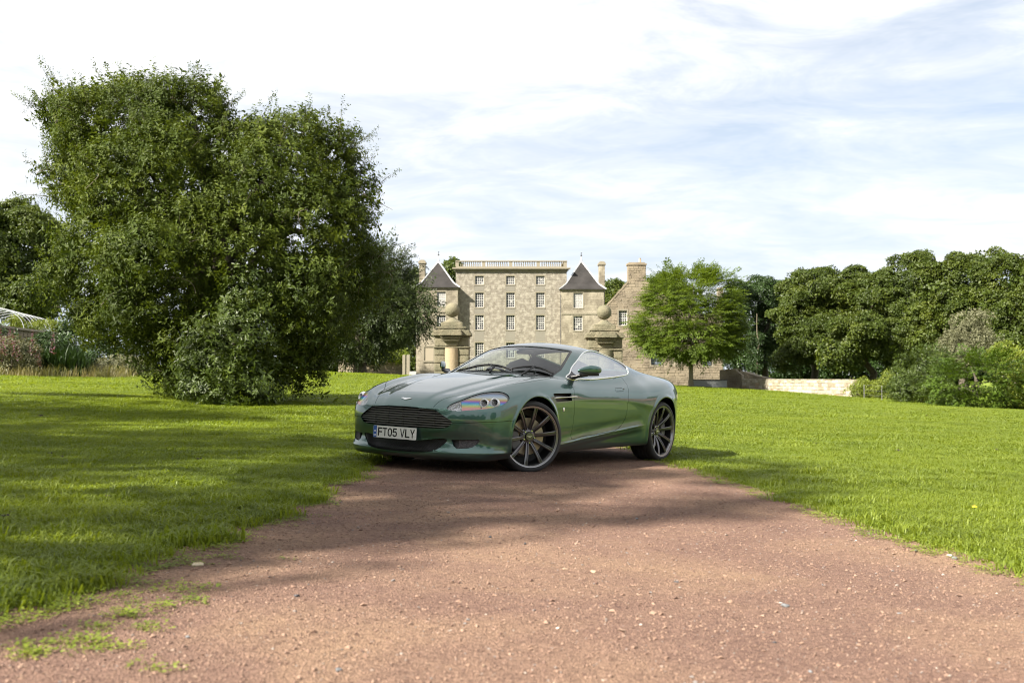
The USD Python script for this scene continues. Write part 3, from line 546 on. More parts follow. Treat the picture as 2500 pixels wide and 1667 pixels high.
# --- garden walls
def coped(pl, poly, seed, name, label, mat, hmin, hmax, lmin, lmax, thick=.5, single=False, cope=None):
    global OFFSET
    OFFSET = pl.o + [0, 0, poly.bounds[1]]; t = thing(name, label, "wall", OFFSET); obj("wall_core", pl.slab(poly, -thick, 0), MORTAR, t)
    if single:
        mb = courses(pl, poly, hmin, hmax, lmin, lmax, seed, .05, .012); n = 0
        for v, f in zip(mb.v, mb.f): obj("stone", (v, f - f.min()), mat, t); n += 1
    else: courses(pl, poly, hmin, hmax, lmin, lmax, seed, .045, .012).build("masonry", mat, t, kind="stuff")
    return t
PALE_STONE = material("pale_rubble", {"o": ("object_info", {}), "g": ("geometry", {}), "r": ("rgb_ramp", {"ramp": [(0, (.20, .165, .11)), (.3, (.27, .235, .17)), (.6, (.32, .285, .22)), (.85, (.36, .33, .27)), (1, (.25, .18, .11))]}), "n": ("noise_texture", {"scale": 7.0, "detail": 5.0}), "mu": ("mix", {"mix_type": "overlay", "fac": .55}), "p": ("principled_bsdf", {"roughness": .93})},
    [("o.random", "r.fac"), ("g.position", "n.vector"), ("r.color", "mu.color1"), ("n.fac", "mu.color2"), ("mu.color", "p.base_color")])
lw = Plane((19.6, 92.5), (23.0, 72.0)); lw = Plane(tuple(px_at(1811, 940, 92)[:2]), tuple(px_at(2079, 940, 72)[:2]))
zt_ = EYE[2]; g0, g1 = float(ground_z(*lw.o[:2])), float(ground_z(*(lw.o + lw.u * lw.L)[:2]))
wp_ = sg.Polygon([(0, g0 - .2), (0, zt_), (lw.L, zt_ - .03), (lw.L, g1 - .2)])
wt = coped(lw, wp_, 81, "rubble_wall", "long sunlit pale rubble wall on the right edge of the lawn", PALE_STONE, .17, .26, .42, .85, single=True)
ew_ = Plane(tuple((lw.o + lw.u * lw.L)[:2]), tuple((lw.o + lw.u * lw.L - lw.n * .6)[:2])); mb = courses(ew_, sg.box(0, g1 - .2, .6, zt_ - .03), .17, .26, .25, .4, 82, .04)
for v, f in zip(mb.v, mb.f): obj("stone", (v, f - f.min()), PALE_STONE, wt)
sw_ = Plane(tuple(px_at(1757, 930, 93)[:2]), tuple(px_at(1812, 940, 92)[:2])); g2 = float(ground_z(*sw_.o[:2]))
coped(sw_, sg.Polygon([(0, g2 - .4), (0, sw_.at(1757, 903)[1]), (sw_.at(1795, 903)[0], sw_.at(1795, 900)[1]), (sw_.L * .8, sw_.at(1800, 908)[1]), (sw_.L, sw_.at(1812, 915)[1]), (sw_.L, g2 - .4)]), 83, "ruined_wall", "short ruined wall stub between the pale wall and the small tree", RUBBLE, .16, .3, .2, .5)
rw = Plane(tuple(px_at(1806, 925, 96)[:2]), tuple(px_at(1880, 925, 90)[:2])); 
coped(rw, sg.Polygon([(0, -.5), (0, rw.at(1806, 906)[1]), (rw.at(1820, 907)[0], rw.at(1820, 908)[1]), (rw.at(1845, 915)[0], rw.at(1845, 917)[1]), (rw.L, rw.at(1880, 924)[1]), (rw.L, -.5)]), 84, "rubble_heap", "low grey crumbling wall top showing over the pale wall", RUBBLE, .15, .28, .2, .5)
OFFSET = np.array(px_at(1733, 944, 91.)); tb = thing("stone_trough", "pale grey long stone trough with dark rim at the house wall", "trough", OFFSET)
tp_ = Plane(tuple(px_at(1691, 940, 91)[:2]), tuple(px_at(1775, 940, 91)[:2])); z0, z1 = float(ground_z(*OFFSET[:2])) - .2, tp_.at(1733, 926)[1]
m = MB(); tp_.box(m, 0, tp_.L, z0, z1 - .07, -1.0, 0); m.build("trough_side", plain("pale_grey_concrete", (.30, .31, .31), .85), tb); m = MB(); tp_.box(m, -.06, tp_.L + .06, z1 - .07, z1, -1.05, .06); m.build("trough_rim", plain("dark_coping", (.045, .045, .05), .8), tb)
bw = Plane(tuple(px_at(826, 900, 99)[:2]), tuple(px_at(990, 900, 99)[:2])); gz_ = float(ground_z(*(bw.o + bw.u * bw.L / 2)[:2])); zt2 = bw.at(900, 874)[1]
coped(bw, sg.box(0, gz_ - .5, bw.L, zt2), 85, "garden_wall", "shaded rubble garden wall behind the drooping tree", RUBBLE, .18, .3, .25, .6)
OFFSET = np.array(px_at(992, 918, 97.)); gp_ = thing("gate_post", "slim grey stone gate post at the end of the garden wall", "gate post", OFFSET); zq = px_at(992, 866, 97.)[2]
for x0, x1 in ((983, 990), (993, 1001)): obj("post_shaft", rough([px_at(x0, 900, 97)[0], 96.8, OFFSET[2] - .2], [px_at(x1, 900, 97)[0], 97.2, zq], 91, .012), DRESSED, gp_, smooth=40)
OFFSET = np.array(px_at(1007, 921, 94.)); sg_ = thing("information_board", "low pale slanted information board before the mansion corner", "sign", OFFSET); k = 94 / 2600.
c = px_at(1008, 911, 94.); MB().box([-.30, -.03, -.02], [.30, .03, .02]).get()
MB().box([-8.5 * k, -.35, -.02], [8 * k, .25, .03], R=np.array([[1, 0, 0], [0, .82, -.57], [0, .57, .82]]), t=c).build("sign_panel", plain("pale_board", (.17, .17, .16), .8), sg_); MB().box([-6 * k, -.05, -.65], [6 * k, .08, 0], t=c).build("sign_stand", IRON, sg_)
hw_ = Plane(tuple(px_at(-60, 820, 40)[:2]), tuple(px_at(150, 830, 49)[:2])); 
z_l, z_r = hw_.at(-60, 793)[1], hw_.at(146, 817)[1]
coped(hw_, sg.Polygon([(0, -.2), (0, z_l), (hw_.L, z_r), (hw_.L, -.2)]), 86, "kitchen_garden_wall", "rubble garden wall with flat coping behind the pink weeds", RUBBLE, .16, .28, .22, .55)
OFFSET = None
COPE = DRESSED
OFFSET = hw_.o.copy(); cp = [p for p in (UsdGeom.Xform.Get(stage, "/World/kitchen_garden_wall"),)][0].GetPrim(); OFFSET = hw_.o + [0, 0, -.2]
t = np.linspace(0, 1, 15)
for k in range(14):
    a, b = hw_.L * t[k] + .01, hw_.L * t[k + 1] - .01; za, zb_ = z_l + (z_r - z_l) * t[k], z_l + (z_r - z_l) * t[k + 1]
    v = hw_.w(np.array([[a, za, .1], [b, zb_, .1], [b, zb_, -.6], [a, za, -.6], [a, za + .09, .1], [b, zb_ + .09, .1], [b, zb_ + .09, -.6], [a, za + .09, -.6]])); obj("coping_stone", (v, np.array([[0, 1, 5, 4], [1, 2, 6, 5], [2, 3, 7, 6], [3, 0, 4, 7], [4, 5, 6, 7], [3, 2, 1, 0]])), DRESSED, cp)
# polytunnel hoops behind that wall
OFFSET = np.array(px_at(70, 800, 60.)); pt = thing("polytunnel_frame", "bare white hoops of a polytunnel frame behind the left wall", "polytunnel frame", OFFSET)
HOOP = plain("white_hoop_tube", (.34, .355, .38), .5)
for k in range(8):
    q = k / 7; dd = 50 + 13 * q; c = px_at(-32 + 96 * q, 813 + 2 * q, dd); a = np.linspace(0, math.pi, 22); top = px_at(0, 748 + 24 * q, dd)[2]; h = top - c[2]; wd = 1.75
    MB().tube(np.stack([c[0] - wd * np.cos(a), np.full(22, dd), c[2] + h * np.sin(a) ** .8], 1), .016, 5).build("hoop", HOOP, pt)
b = MB(); a0, a1 = px_at(-32, 748, 50), px_at(64, 772, 63); b.tube([a0, a1], .03, 5); b.build("ridge_tube", HOOP, pt)
# stone outbuilding to the right of the frame (the car's flank mirrors it)
ob = Plane((25.0, 4.0), (31.0, 36.0)); ob = Plane((31.0, 36.0), (25.0, 4.0)) if ((np.array([25, 4]) - EYE[:2]) @ Plane((25., 4.), (31., 36.)).n[:2]) > 0 else ob
OFFSET = ob.o.copy(); ot = thing("outbuilding", "long low stone outbuilding with brown roof right of the lawn", "outbuilding", OFFSET)
obj("wall", ob.slab(sg.box(0, -2, ob.L, 3.1), -6.0, 0), MORTAR, ot); courses(ob, sg.box(0, -2, ob.L, 3.1), .22, .36, .35, .9, 95, .03).build("masonry", RUBBLE, ot, kind="stuff")
rv_ = ob.w(np.array([[-.3, 3.05, .35], [ob.L + .3, 3.05, .35], [ob.L + .3, 5.3, -3.0], [-.3, 5.3, -3.0], [-.3, 3.05, -6.3], [ob.L + .3, 3.05, -6.3]])); obj("roof", (rv_, np.array([[0, 1, 2, 3], [3, 2, 5, 4]])), plain("brown_pantile", (.16, .075, .05), .8), ot)
OFFSET = None
# ------------------------------------------------------------------ trees and shrubs: limbs and crowns of instanced leafy sprigs
BARK = material("bark", {"g": ("geometry", {}), "n": ("noise_texture", {"scale": 6.0, "detail": 6.0, "roughness": .65}), "r": ("rgb_ramp", {"ramp": [(.3, (.035, .028, .02)), (.7, (.11, .09, .065))]}), "b": ("bump", {"strength": .8, "distance": .05}), "p": ("principled_bsdf", {"roughness": .9})},
    [("g.position", "n.vector"), ("n.fac", "r.fac"), ("r.color", "p.base_color"), ("n.fac", "b.height"), ("b.normal", "p.normal")])
BARK_PALE = plain("pale_bark", (.19, .165, .125), .9)
TWIG = plain("twig_bark", (.10, .085, .055), .9)
def leaf(V, F, base, d, up, L, w, fold=.25, droop=0.):
    d = d / np.linalg.norm(d); s = np.cross(d, up); s /= np.linalg.norm(s) + 1e-9; n = np.cross(s, d); i = len(V)
    m = base + d * L * .5 - n * droop * L * .15; t = base + d * L - n * droop * L * .5
    V += [base, m + s * w + n * fold * w, t, m - s * w + n * fold * w, m]; F += [[i, i + 1, i + 4], [i + 4, i + 1, i + 2], [i, i + 4, i + 3], [i + 4, i + 2, i + 3]]
def leaf2(V, F, base, d, up, L, w, droop=.3):
    d = d / np.linalg.norm(d); s = np.cross(d, up); s /= np.linalg.norm(s) + 1e-9; n = np.cross(s, d); i = len(V)
    V += [base, base + d * L * .45 + s * w, base + d * L - n * droop * L * .4, base + d * L * .45 - s * w]; F += [[i, i + 1, i + 2], [i, i + 2, i + 3]]
def sprig_whorl(seed, n=17, L=.30, ll=.075, lw=.016):
    """a shoot (along +z) set with pointed leaves"""
    r = np.random.default_rng(seed); V, F = [], []
    for k in range(n):
        t = (k + .5) / n; a = k * 2.4 + r.uniform(-.4, .4); el = r.uniform(.1, .75) * (1 - .3 * t); d = np.array([math.cos(a) * math.cos(el), math.sin(a) * math.cos(el), math.sin(el)])
        base = np.array([.03 * math.sin(6 * t + seed), .03 * math.cos(5 * t), L * t]) + r.normal(0, .012, 3); leaf(V, F, base, d, np.array([0, 0, 1.]) + r.normal(0, .35, 3), ll * r.uniform(.7, 1.2), lw * r.uniform(.8, 1.2), .3, .3)
    return np.array(V), np.array(F)
def clump_dome(seed, n=70, R=.5, ll=.16, lw=.055, flat=.55):
    """a layered cushion of broad leaves facing up and out (+z is outward)"""
    r = np.random.default_rng(seed); V, F = [], []
    for k in range(n):
        a = r.uniform(0, 6.283); q = math.sqrt(r.uniform(0, 1)); p = np.array([R * q * math.cos(a), R * q * math.sin(a), R * flat * (1 - q * q) * r.uniform(.5, 1.0)]); n_ = np.array([p[0], p[1], .35 * R]) + r.normal(0, .16, 3)
        d = np.array([math.cos(a), math.sin(a), -.25]) + r.normal(0, .55, 3); leaf2(V, F, p, d, n_, ll * r.uniform(.7, 1.25), lw * r.uniform(.8, 1.2), .35)
    return np.array(V), np.array(F)
def spray_flat(seed, n=44, L=1.0, W=.34, ll=.10, lw=.032, droop=.25):
    """a flat feathery branch end (along +z) whose leaves lie side by side"""
    r = np.random.default_rng(seed); V, F = [], []
    for k in range(n):
        t = r.uniform(.05, 1); sd = r.choice([-1, 1]); y = sd * W * (1 - t * .75) * r.uniform(0, 1); p = np.array([-droop * L * (t ** 2) + r.normal(0, .02), y, L * t]); d = np.array([-.25, sd * .75, .75]) + r.normal(0, .22, 3)
        leaf2(V, F, p, d, np.array([1., 0, .1]) + r.normal(0, .25, 3), ll * r.uniform(.7, 1.2), lw * r.uniform(.8, 1.2), .2)
    return np.array(V), np.array(F)
HOLLY = leaf_mat("glossy_evergreen_leaf", [(.05, (.019, .030, .005)), (.35, (.040, .060, .007)), (.62, (.084, .108, .011)), (.82, (.155, .175, .018)), (1, (.26, .26, .035))], rough=.52, trans=.26, tcol=1.9, spec=.15, noise=.55)
SHRUB = leaf_mat("elder_leaf", [(.1, (.024, .042, .006)), (.5, (.052, .078, .009)), (.85, (.11, .135, .018)), (1, (.19, .19, .03))], rough=.45, trans=.28, tcol=1.7, spec=.35, noise=.8)
SYCAMORE = leaf_mat("sycamore_leaf", [(.1, (.022, .036, .006)), (.4, (.046, .068, .008)), (.7, (.092, .112, .013)), (1, (.17, .17, .025))], rough=.5, trans=.25, tcol=1.7, spec=.3, noise=.22)
DARKLEAF = leaf_mat("ivy_leaf", [(.1, (.012, .030, .006)), (.6, (.028, .055, .009)), (1, (.06, .09, .012))], rough=.45, trans=.12, spec=.35, noise=.3)
PALE_LEAF = leaf_mat("fresh_beech_leaf", [(.1, (.060, .098, .013)), (.5, (.105, .150, .020)), (1, (.17, .21, .03))], rough=.5, trans=.38, tcol=1.7, spec=.25, noise=.3)
HORN = leaf_mat("hornbeam_leaf", [(.1, (.035, .065, .007)), (.5, (.062, .102, .009)), (1, (.14, .18, .018))], rough=.5, trans=.3, tcol=1.7, spec=.3, noise=.5)
DROOPY = leaf_mat("drooping_leaf", [(.1, (.014, .026, .006)), (.55, (.032, .048, .009)), (1, (.085, .095, .022))], rough=.5, trans=.2, spec=.3, noise=.4)
OLIVE = leaf_mat("dry_olive_leaf", [(.1, (.07, .075, .035)), (.6, (.13, .13, .07)), (1, (.22, .20, .12))], rough=.7, trans=.2, noise=.6)
YELLOW = leaf_mat("yellow_green_leaf", [(.1, (.07, .10, .01)), (.6, (.14, .17, .015)), (1, (.24, .25, .03))], rough=.5, trans=.3, noise=.6)
K_HOLLY = [(sprig_whorl(s), HOLLY) for s in range(6)]
K_SHRUB = [(sprig_whorl(20 + s, 18, .32, .088, .016), SHRUB) for s in range(4)]
def dome_set(mat, ll=.16, R=.5, s0=0, n=70): return [(clump_dome(s0 + s, n, R, ll, ll * .34), mat) for s in range(4)]
K_SYC, K_DARK = dome_set(SYCAMORE, .17), dome_set(DARKLEAF, .14, .45, 10)
K_PALE = [(spray_flat(s, 70, 1.15, .42, .105, .036, .18), PALE_LEAF) for s in range(4)]; K_HORN = [(spray_flat(30 + s, 50, .8, .3, .095, .034, .22), HORN) for s in range(4)]
K_DROOP = [(spray_flat(50 + s, 46, 1.0, .22, .11, .024, .1), DROOPY) for s in range(4)]; K_OLIVE = dome_set(OLIVE, .12, .4, 60, 50); K_YELLOW = dome_set(YELLOW, .12, .42, 70, 55)
def blob_points(blobs, dens, r, shell=(.80, 1.02), inner=.35, bottom=-1.0):
    """points over the outer skin of a union of ellipsoids, thinned by noise so that gaps and clumps form; returns positions and outward directions"""
    P_, N_ = [], []
    B = [(np.array(c), np.array(a, float) * np.ones(3)) for c, a in blobs]
    for i, (c, a) in enumerate(B):
        area = 4 * math.pi * (((a[0] * a[1]) ** 1.6 + (a[0] * a[2]) ** 1.6 + (a[1] * a[2]) ** 1.6) / 3) ** (1 / 1.6); n = int(area * dens)
        d = r.normal(size=(n, 3)); d /= np.linalg.norm(d, axis=1, keepdims=True); d = d[d[:, 2] > bottom]
        rad = np.where(r.random(len(d)) < inner, r.uniform(.45, .85, len(d)), r.uniform(*shell, len(d))); lump = .78 + .44 * meshkit.fbm(d * 2.6 + i * 7.3, 3, i); p = c + d * a * (rad * lump)[:, None]; ok = np.ones(len(p), bool)
        for j, (c2, a2) in enumerate(B):
            if j != i: ok &= (((p - c2) / (a2 * .80)) ** 2).sum(1) > (1 if j < i else .82)
        nn = d / a; nn /= np.linalg.norm(nn, axis=1, keepdims=True); P_.append(p[ok]); N_.append(nn[ok])
    return np.vstack(P_), np.vstack(N_)
def crown(parent, base, blobs, kit, dens, size, seed, up=.35, jitter=.45, sv=.28, inner=.35, hole=.42, hole_scale=.9, bottom=-1.0, name="crown", hang=0.0, keepout=None):
    r = np.random.default_rng(seed); p, n = blob_points(blobs, dens, r, inner=inner, bottom=bottom); g = meshkit.fbm(p * hole_scale + seed * 1.7, 3, seed); k = g > hole - r.uniform(0, .10, len(p)); p, n = p[k], n[k]
    if keepout is not None: k = ~keepout(p); p, n = p[k], n[k]
    d = n + [0, 0, up] + r.normal(0, jitter, n.shape) - np.array([0, 0, hang]); q = quat_mul(quat_from_z(d), quat_axis([0, 0, 1], r.random(len(p)) * 6.283)); s = size * np.exp(r.normal(0, sv, len(p)))
    return instancer(name, kit, r.integers(0, len(kit), len(p)), p - base, q, s, parent, kind="stuff"), p
def flat_spray_crown(parent, base, blobs, kit, dens, size, seed, **k):
    """like crown, but the flat sprays keep their upper face up and reach outwards, drooping at the tips"""
    r = np.random.default_rng(seed); p, n = blob_points(blobs, dens, r, inner=k.get("inner", .4)); g = meshkit.fbm(p * k.get("hole_scale", .8) * [1, 1, 2.2] + seed, 3, seed); kk = g > k.get("hole", .44) - r.uniform(0, .08, len(p)); p, n = p[kk], n[kk]
    d = n * [1, 1, .35] + [0, 0, k.get("lift", -.05)] + r.normal(0, .22, n.shape); d /= np.linalg.norm(d, axis=1, keepdims=True)
    z = np.array([0, 0, 1.]); x = z - d * d[:, 2:]; x /= np.linalg.norm(x, axis=1, keepdims=True) + 1e-9; x = x + r.normal(0, .12, x.shape); x -= d * (x * d).sum(1, keepdims=True); x /= np.linalg.norm(x, axis=1, keepdims=True); y = np.cross(d, x)
    m = np.stack([x, y, d], -1); q = np.array(trimesh.transformations.quaternion_from_matrix(np.eye(4)))[None].repeat(len(p), 0)
    tr = m[:, 0, 0] + m[:, 1, 1] + m[:, 2, 2]; from scipy.spatial.transform import Rotation; w = Rotation.from_matrix(m).as_quat(); q = w[:, [3, 0, 1, 2]]
    return instancer("crown", kit, r.integers(0, len(kit), len(p)), p - base, q, size * np.exp(r.normal(0, .22, len(p))), parent, kind="stuff")
def limbs(parent, base, top, r0, targets, seed, mat=BARK, name="trunk", bend=.04):
    r = np.random.default_rng(seed); base, top = np.array(base, float), np.array(top, float); t = np.linspace(0, 1, 9); H = np.linalg.norm(top - base); w = r.normal(0, bend, (9, 3)) * H * np.sin(t * math.pi)[:, None] * [1, 1, 0]; p = base + (top - base) * t[:, None] + w
    m = MB().tube(p, r0 * np.r_[1.5, 1.1, .98 * np.linspace(1, .35, 7)], 9)
    for q in targets:
        q = np.array(q, float); f = r.uniform(.35, .8); a = np.array([np.interp(f, t, p[:, k]) for k in range(3)]); mid = (a + q) / 2 + [0, 0, .12 * np.linalg.norm(q - a)]; u = np.linspace(0, 1, 7)[:, None]; c = a * (1 - u) ** 2 + 2 * mid * u * (1 - u) + q * u ** 2; m.tube(c, np.linspace(.42, .08, 7) * r0, 6)
    v, f = m.get(); return obj(name, (v - base, f), mat, parent, smooth=True)
def px_blob(px, py, rx, ry, d, rd=None):
    """ellipsoid from its outline in the photograph, at depth d"""
    k = d / FOCAL_PX; return (px_at(px, py, d), (rx * k, (rd or rx) * k, ry * k))
def lumps(B, n, rel, flat, seed, core=.74, reach=(.66, .88)):
    """breaks smooth blobs into many smaller leafy masses round a smaller core"""
    r = np.random.default_rng(seed); out = []
    for c, a in B:
        c, a = np.array(c), np.array(a, float) * np.ones(3); out.append((c, a * core))
        for _ in range(n):
            d = r.normal(size=3); d /= np.linalg.norm(d); d[2] = abs(d[2]) if r.random() < .62 else d[2]; s = rel * r.uniform(.65, 1.35); out.append((c + d * a * r.uniform(*reach), a.mean() * s * np.array([1, 1, flat])))
    return out
def tree(name, label, cat, basepx, d, blobs, kit, dens, size, seed, group=None, r0=.25, trunk_top=None, bark=BARK, flat=False, ground=None, lump=None, **k):
    b = px_at(*basepx, d); b[2] = float(ground_z(b[0], b[1])) - .08 if ground is None else ground; t = thing(name, label, cat, b, group=group); B = [px_blob(*q) if len(q) > 2 else q for q in blobs]
    c = np.array([x[0] for x in B]); hi = c[np.argmax(c[:, 2])]
    if r0: limbs(t, b, trunk_top if trunk_top is not None else hi, r0, [x for x in c], seed, bark)
    if lump: B = lumps(B, *lump[:3], seed, *lump[3:])
    if flat: flat_spray_crown(t, b, B, kit, dens, size, seed, **k)
    else: crown(t, b, B, kit, dens, size, seed, **k)
    return t, b, B

# --- the great evergreen in the middle of the left lawn
D0 = 24.5
big_blobs = [(300, 330, 165, 130, 25), (440, 300, 120, 105, 24.5), (245, 430, 108, 150, 24.5), (370, 470, 190, 170, 24), (255, 640, 112, 170, 24.5), (420, 680, 190, 190, 23.6), (690, 420, 120, 115, 24.5), (800, 430, 72, 90, 25), (640, 470, 140, 130, 24.2), (760, 560, 140, 150, 24.3), (850, 600, 62, 110, 25),
             (570, 380, 100, 85, 25.2), (625, 370, 80, 72, 25), (720, 355, 95, 78, 24.8), (800, 390, 75, 72, 25), (200, 300, 80, 75, 25), (330, 268, 95, 72, 25), (475, 288, 75, 72, 25), (122, 288, 28, 22, 25), (150, 450, 40, 70, 24.8), (880, 470, 35, 60, 25), (895, 690, 40, 90, 25), (560, 640, 190, 200, 23.8), (760, 740, 130, 150, 24.2), (600, 820, 190, 120, 23.6), (300, 780, 110, 70, 24.6), (470, 840, 120, 90, 23.6), (720, 880, 90, 75, 24.2), (400, 900, 45, 65, 24.6), (520, 930, 120, 45, 24.0)]
t, b, B = tree("evergreen_tree", "huge dark glossy evergreen tree on the left lawn, two-lobed crown to the ground", "tree", (570, 975), D0, big_blobs, K_HOLLY, 78, 1.0, 101, r0=.32, trunk_top=px_at(520, 420, D0), lump=(5, .34, .9, .84, (.58, .75)), up=.25, jitter=.5, hole=.39, hole_scale=1.3, inner=.3)
# shoots that break the outline, and bare arching twigs
r = np.random.default_rng(5); tw = MB(); shoots_p, shoots_d = [], []
for c, a in B:
    for _ in range(5):
        d = r.normal(size=3); d /= np.linalg.norm(d)
        if d[2] < -.2: continue
        p0 = c + d * a * .86; ln = r.uniform(.35, .95); dd = d * [1, 1, .5] + [0, 0, r.uniform(.1, .8)]; dd /= np.linalg.norm(dd); u = np.linspace(0, 1, 6)[:, None]; cv = p0 + dd * ln * u + np.array([0, 0, -.25 * ln]) * u ** 2 * r.uniform(-.4, 1); tw.tube(cv, np.linspace(.010, .003, 6), 4, cap=False)
        for q in np.linspace(.3, 1.0, 5): shoots_p.append(cv[0] * (1 - q) + cv[-1] * q); shoots_d.append(dd + r.normal(0, .45, 3))
for _ in range(70):
    c, a = B[r.integers(0, len(B))]; d = np.array([r.normal(0, .6), -1, r.normal(0, .5)]); d /= np.linalg.norm(d); p0 = c + d * a * .97; u = np.linspace(0, 1, 8)[:, None]; L = r.uniform(.35, .85); cv = p0 + np.array([r.normal(0, .5), -.05, -.6]) * L * u + np.array([r.normal(0, .4), -.25, .3]) * np.sin(u * 3.1) * L * .5; tw.tube(cv, np.linspace(.012, .005, 8), 4, cap=False)
v, f = tw.get(); obj("twigs", (v - b, f), TWIG, t, kind="stuff")
sp = np.array(shoots_p); instancer("outer_shoots", K_HOLLY, r.integers(0, 6, len(sp)), sp - b, quat_mul(quat_from_z(np.array(shoots_d)), quat_axis([0, 0, 1], r.random(len(sp)) * 6.28)), r.uniform(.6, .95, len(sp)), t, kind="stuff")
tree("elder_shrub", "lighter broad-leaved shrub growing against the front of the evergreen", "shrub", (540, 978), 22.4, [(540, 920, 105, 60, 22.4), (590, 830, 70, 75, 22.4), (540, 850, 80, 80, 22.6), (600, 740, 55, 70, 22.8), (560, 960, 120, 25, 22.2)], K_SHRUB, 75, 1.0, 103, r0=.05, up=.2, jitter=.5, hole=.42, hole_scale=1.4, inner=.4)
# --- behind it
tree("drooping_tree", "dark drooping tree between the evergreen and the mansion", "tree", (879, 920), 72, [(900, 690, 85, 90, 72), (960, 745, 62, 75, 71), (850, 780, 75, 90, 72), (950, 660, 48, 50, 72), (1010, 760, 42, 50, 70.5), (880, 830, 70, 30, 72), (800, 740, 60, 90, 73)], K_DROOP, 17, 1.0, 111, r0=.40, trunk_top=px_at(890, 720, 72), up=-.35, jitter=.35, hang=.25, hole=.43, hole_scale=.5, inner=.45)
tree("ivy_mass", "dark ivy-covered mound at the left behind the evergreen", "shrub", (235, 910), 43, [(200, 830, 52, 80, 43), (250, 870, 55, 45, 43), (330, 880, 50, 35, 44), (180, 890, 30, 25, 43)], K_DARK, 9, .62, 113, r0=.08, hole=.36, inner=.3)
tree("lawn_edge_shrub", "low shrub at the lawn edge beneath the evergreen's left side", "shrub", (310, 913), 42, [(300, 896, 70, 20, 42)], K_OLIVE, 12, .6, 114, r0=.04, hole=.36)
WL = "broad dark tree standing behind the left garden wall"
tree("broadleaf_tree", WL, "tree", (40, 840), 66, [(40, 640, 110, 130, 66), (-60, 600, 110, 120, 66), (120, 660, 70, 110, 67), (20, 540, 70, 50, 67), (60, 740, 100, 60, 65)], K_SYC, 4.6, .85, 121, r0=.4, lump=(9, .4, .6), hole=.36, hole_scale=.5, up=.9, inner=.15, ground=2.2)
for k, (px, py, rx, ry, d, kit, sz, lb) in enumerate([(30, 860, 60, 32, 37, K_OLIVE, .55, "pale dry shrub below the garden wall at the left picture edge"), (120, 855, 50, 40, 39, K_DARK, .5, "dark leafy shrub below the garden wall coping"), (-10, 820, 40, 45, 38, K_DARK, .5, "dark shrub at the far left below the garden wall"), (110, 800, 40, 14, 52, K_YELLOW, .55, "yellow-green bush behind the garden wall under the hoops"), (30, 790, 30, 16, 51, K_YELLOW, .5, "yellowish bush behind the garden wall left of the hoops")]):
    tree("wall_shrub", lb, "shrub", (px, 905), d, [(px, py, rx, ry, d), (px + rx * .6, py + 8, rx * .6, ry * .8, d)], kit, 13, sz, 130 + k, r0=.04, hole=.36, group="shrubs along the left garden wall")
# willowherb spikes and tall dry grass in front of that wall
PINK = leaf_mat("willowherb_flower", [(0, (.10, .045, .06)), (.6, (.20, .08, .13)), (1, (.22, .14, .13))], trans=.2); STRAW = leaf_mat("straw_grass", [(0, (.10, .105, .03)), (.5, (.20, .17, .075)), (1, (.32, .25, .13))], trans=.3)
def spike(seed):
    r = np.random.default_rng(seed); V, F = [], []
    for k in range(34):
        t = r.uniform(.0, 1); a = r.uniform(0, 6.28); w = .13 * (1 - t) + .03; d = np.array([math.cos(a), math.sin(a), .5]); leaf2(V, F, np.array([0, 0, .75 * t]) + d * .02, d, np.array([0, 0, 1.]), w, .03)
    return np.array(V), np.array(F)
def weedy(name, label, pts, kit, size, seed, grp=None, cat="wildflowers", kind="stuff"):
    r = np.random.default_rng(seed); p = np.array(pts); t = instancer(name, kit, r.integers(0, len(kit), len(p)), p, quat_mul(quat_axis([1, 0, 0], r.normal(0, .13, len(p))), quat_axis([0, 0, 1], r.random(len(p)) * 6.28)), size * r.uniform(.7, 1.3, len(p)), None, kind=kind, label=label, cat=cat); return t
r = np.random.default_rng(77); S3 = [(spike(k), PINK) for k in range(3)]; stems = []
for _ in range(20):
    x = r.choice([8, 45, 75, 120, 70, 10]) + r.normal(0, 14); d = r.uniform(35, 38); q = px_at(x, 905, d); q[2] = float(ground_z(q[0], d)) + r.uniform(.35, 1.35); stems.append(q)
weedy("willowherb", "pink willowherb spikes in front of the left garden wall", stems, S3, .8, 1)
tall = [(tuft(50, .4, .2, .6, 200 + s, .6, .008), STRAW) for s in range(3)]; pts = []
for _ in range(130):
    x = r.uniform(-40, 300); d = r.uniform(36, 41) + max(0, x - 150) * .02; q = px_at(x, 905, d); q[2] = float(ground_z(q[0], d)); pts.append(q)
weedy("tall_dry_grass", "straw-coloured tall grass at the foot of the left garden wall", pts, tall, .9, 2, cat="grass")
HERB = [(tuft(50, .3, .3, .9, 300 + s, .5, .014), DARKLEAF) for s in range(3)]; pts = []
for _ in range(1100):
    x = r.uniform(-40, 190); d = r.uniform(38, 42.5); q = px_at(x, 905, d); q[2] = float(ground_z(q[0], d)); pts.append(q)
weedy("nettle_bed", "green nettles and herbs below the left garden wall", pts, HERB, 1.2, 3, cat="undergrowth")
tree("wall_creeper", "yellow-green creeper on top of the shaded garden wall", "creeper", (900, 905), 98.5, [(880, 872, 30, 9, 98.5), (930, 870, 45, 10, 98.5), (970, 868, 25, 10, 98.5)], K_YELLOW, 9, .8, 141, r0=0, hole=.3)
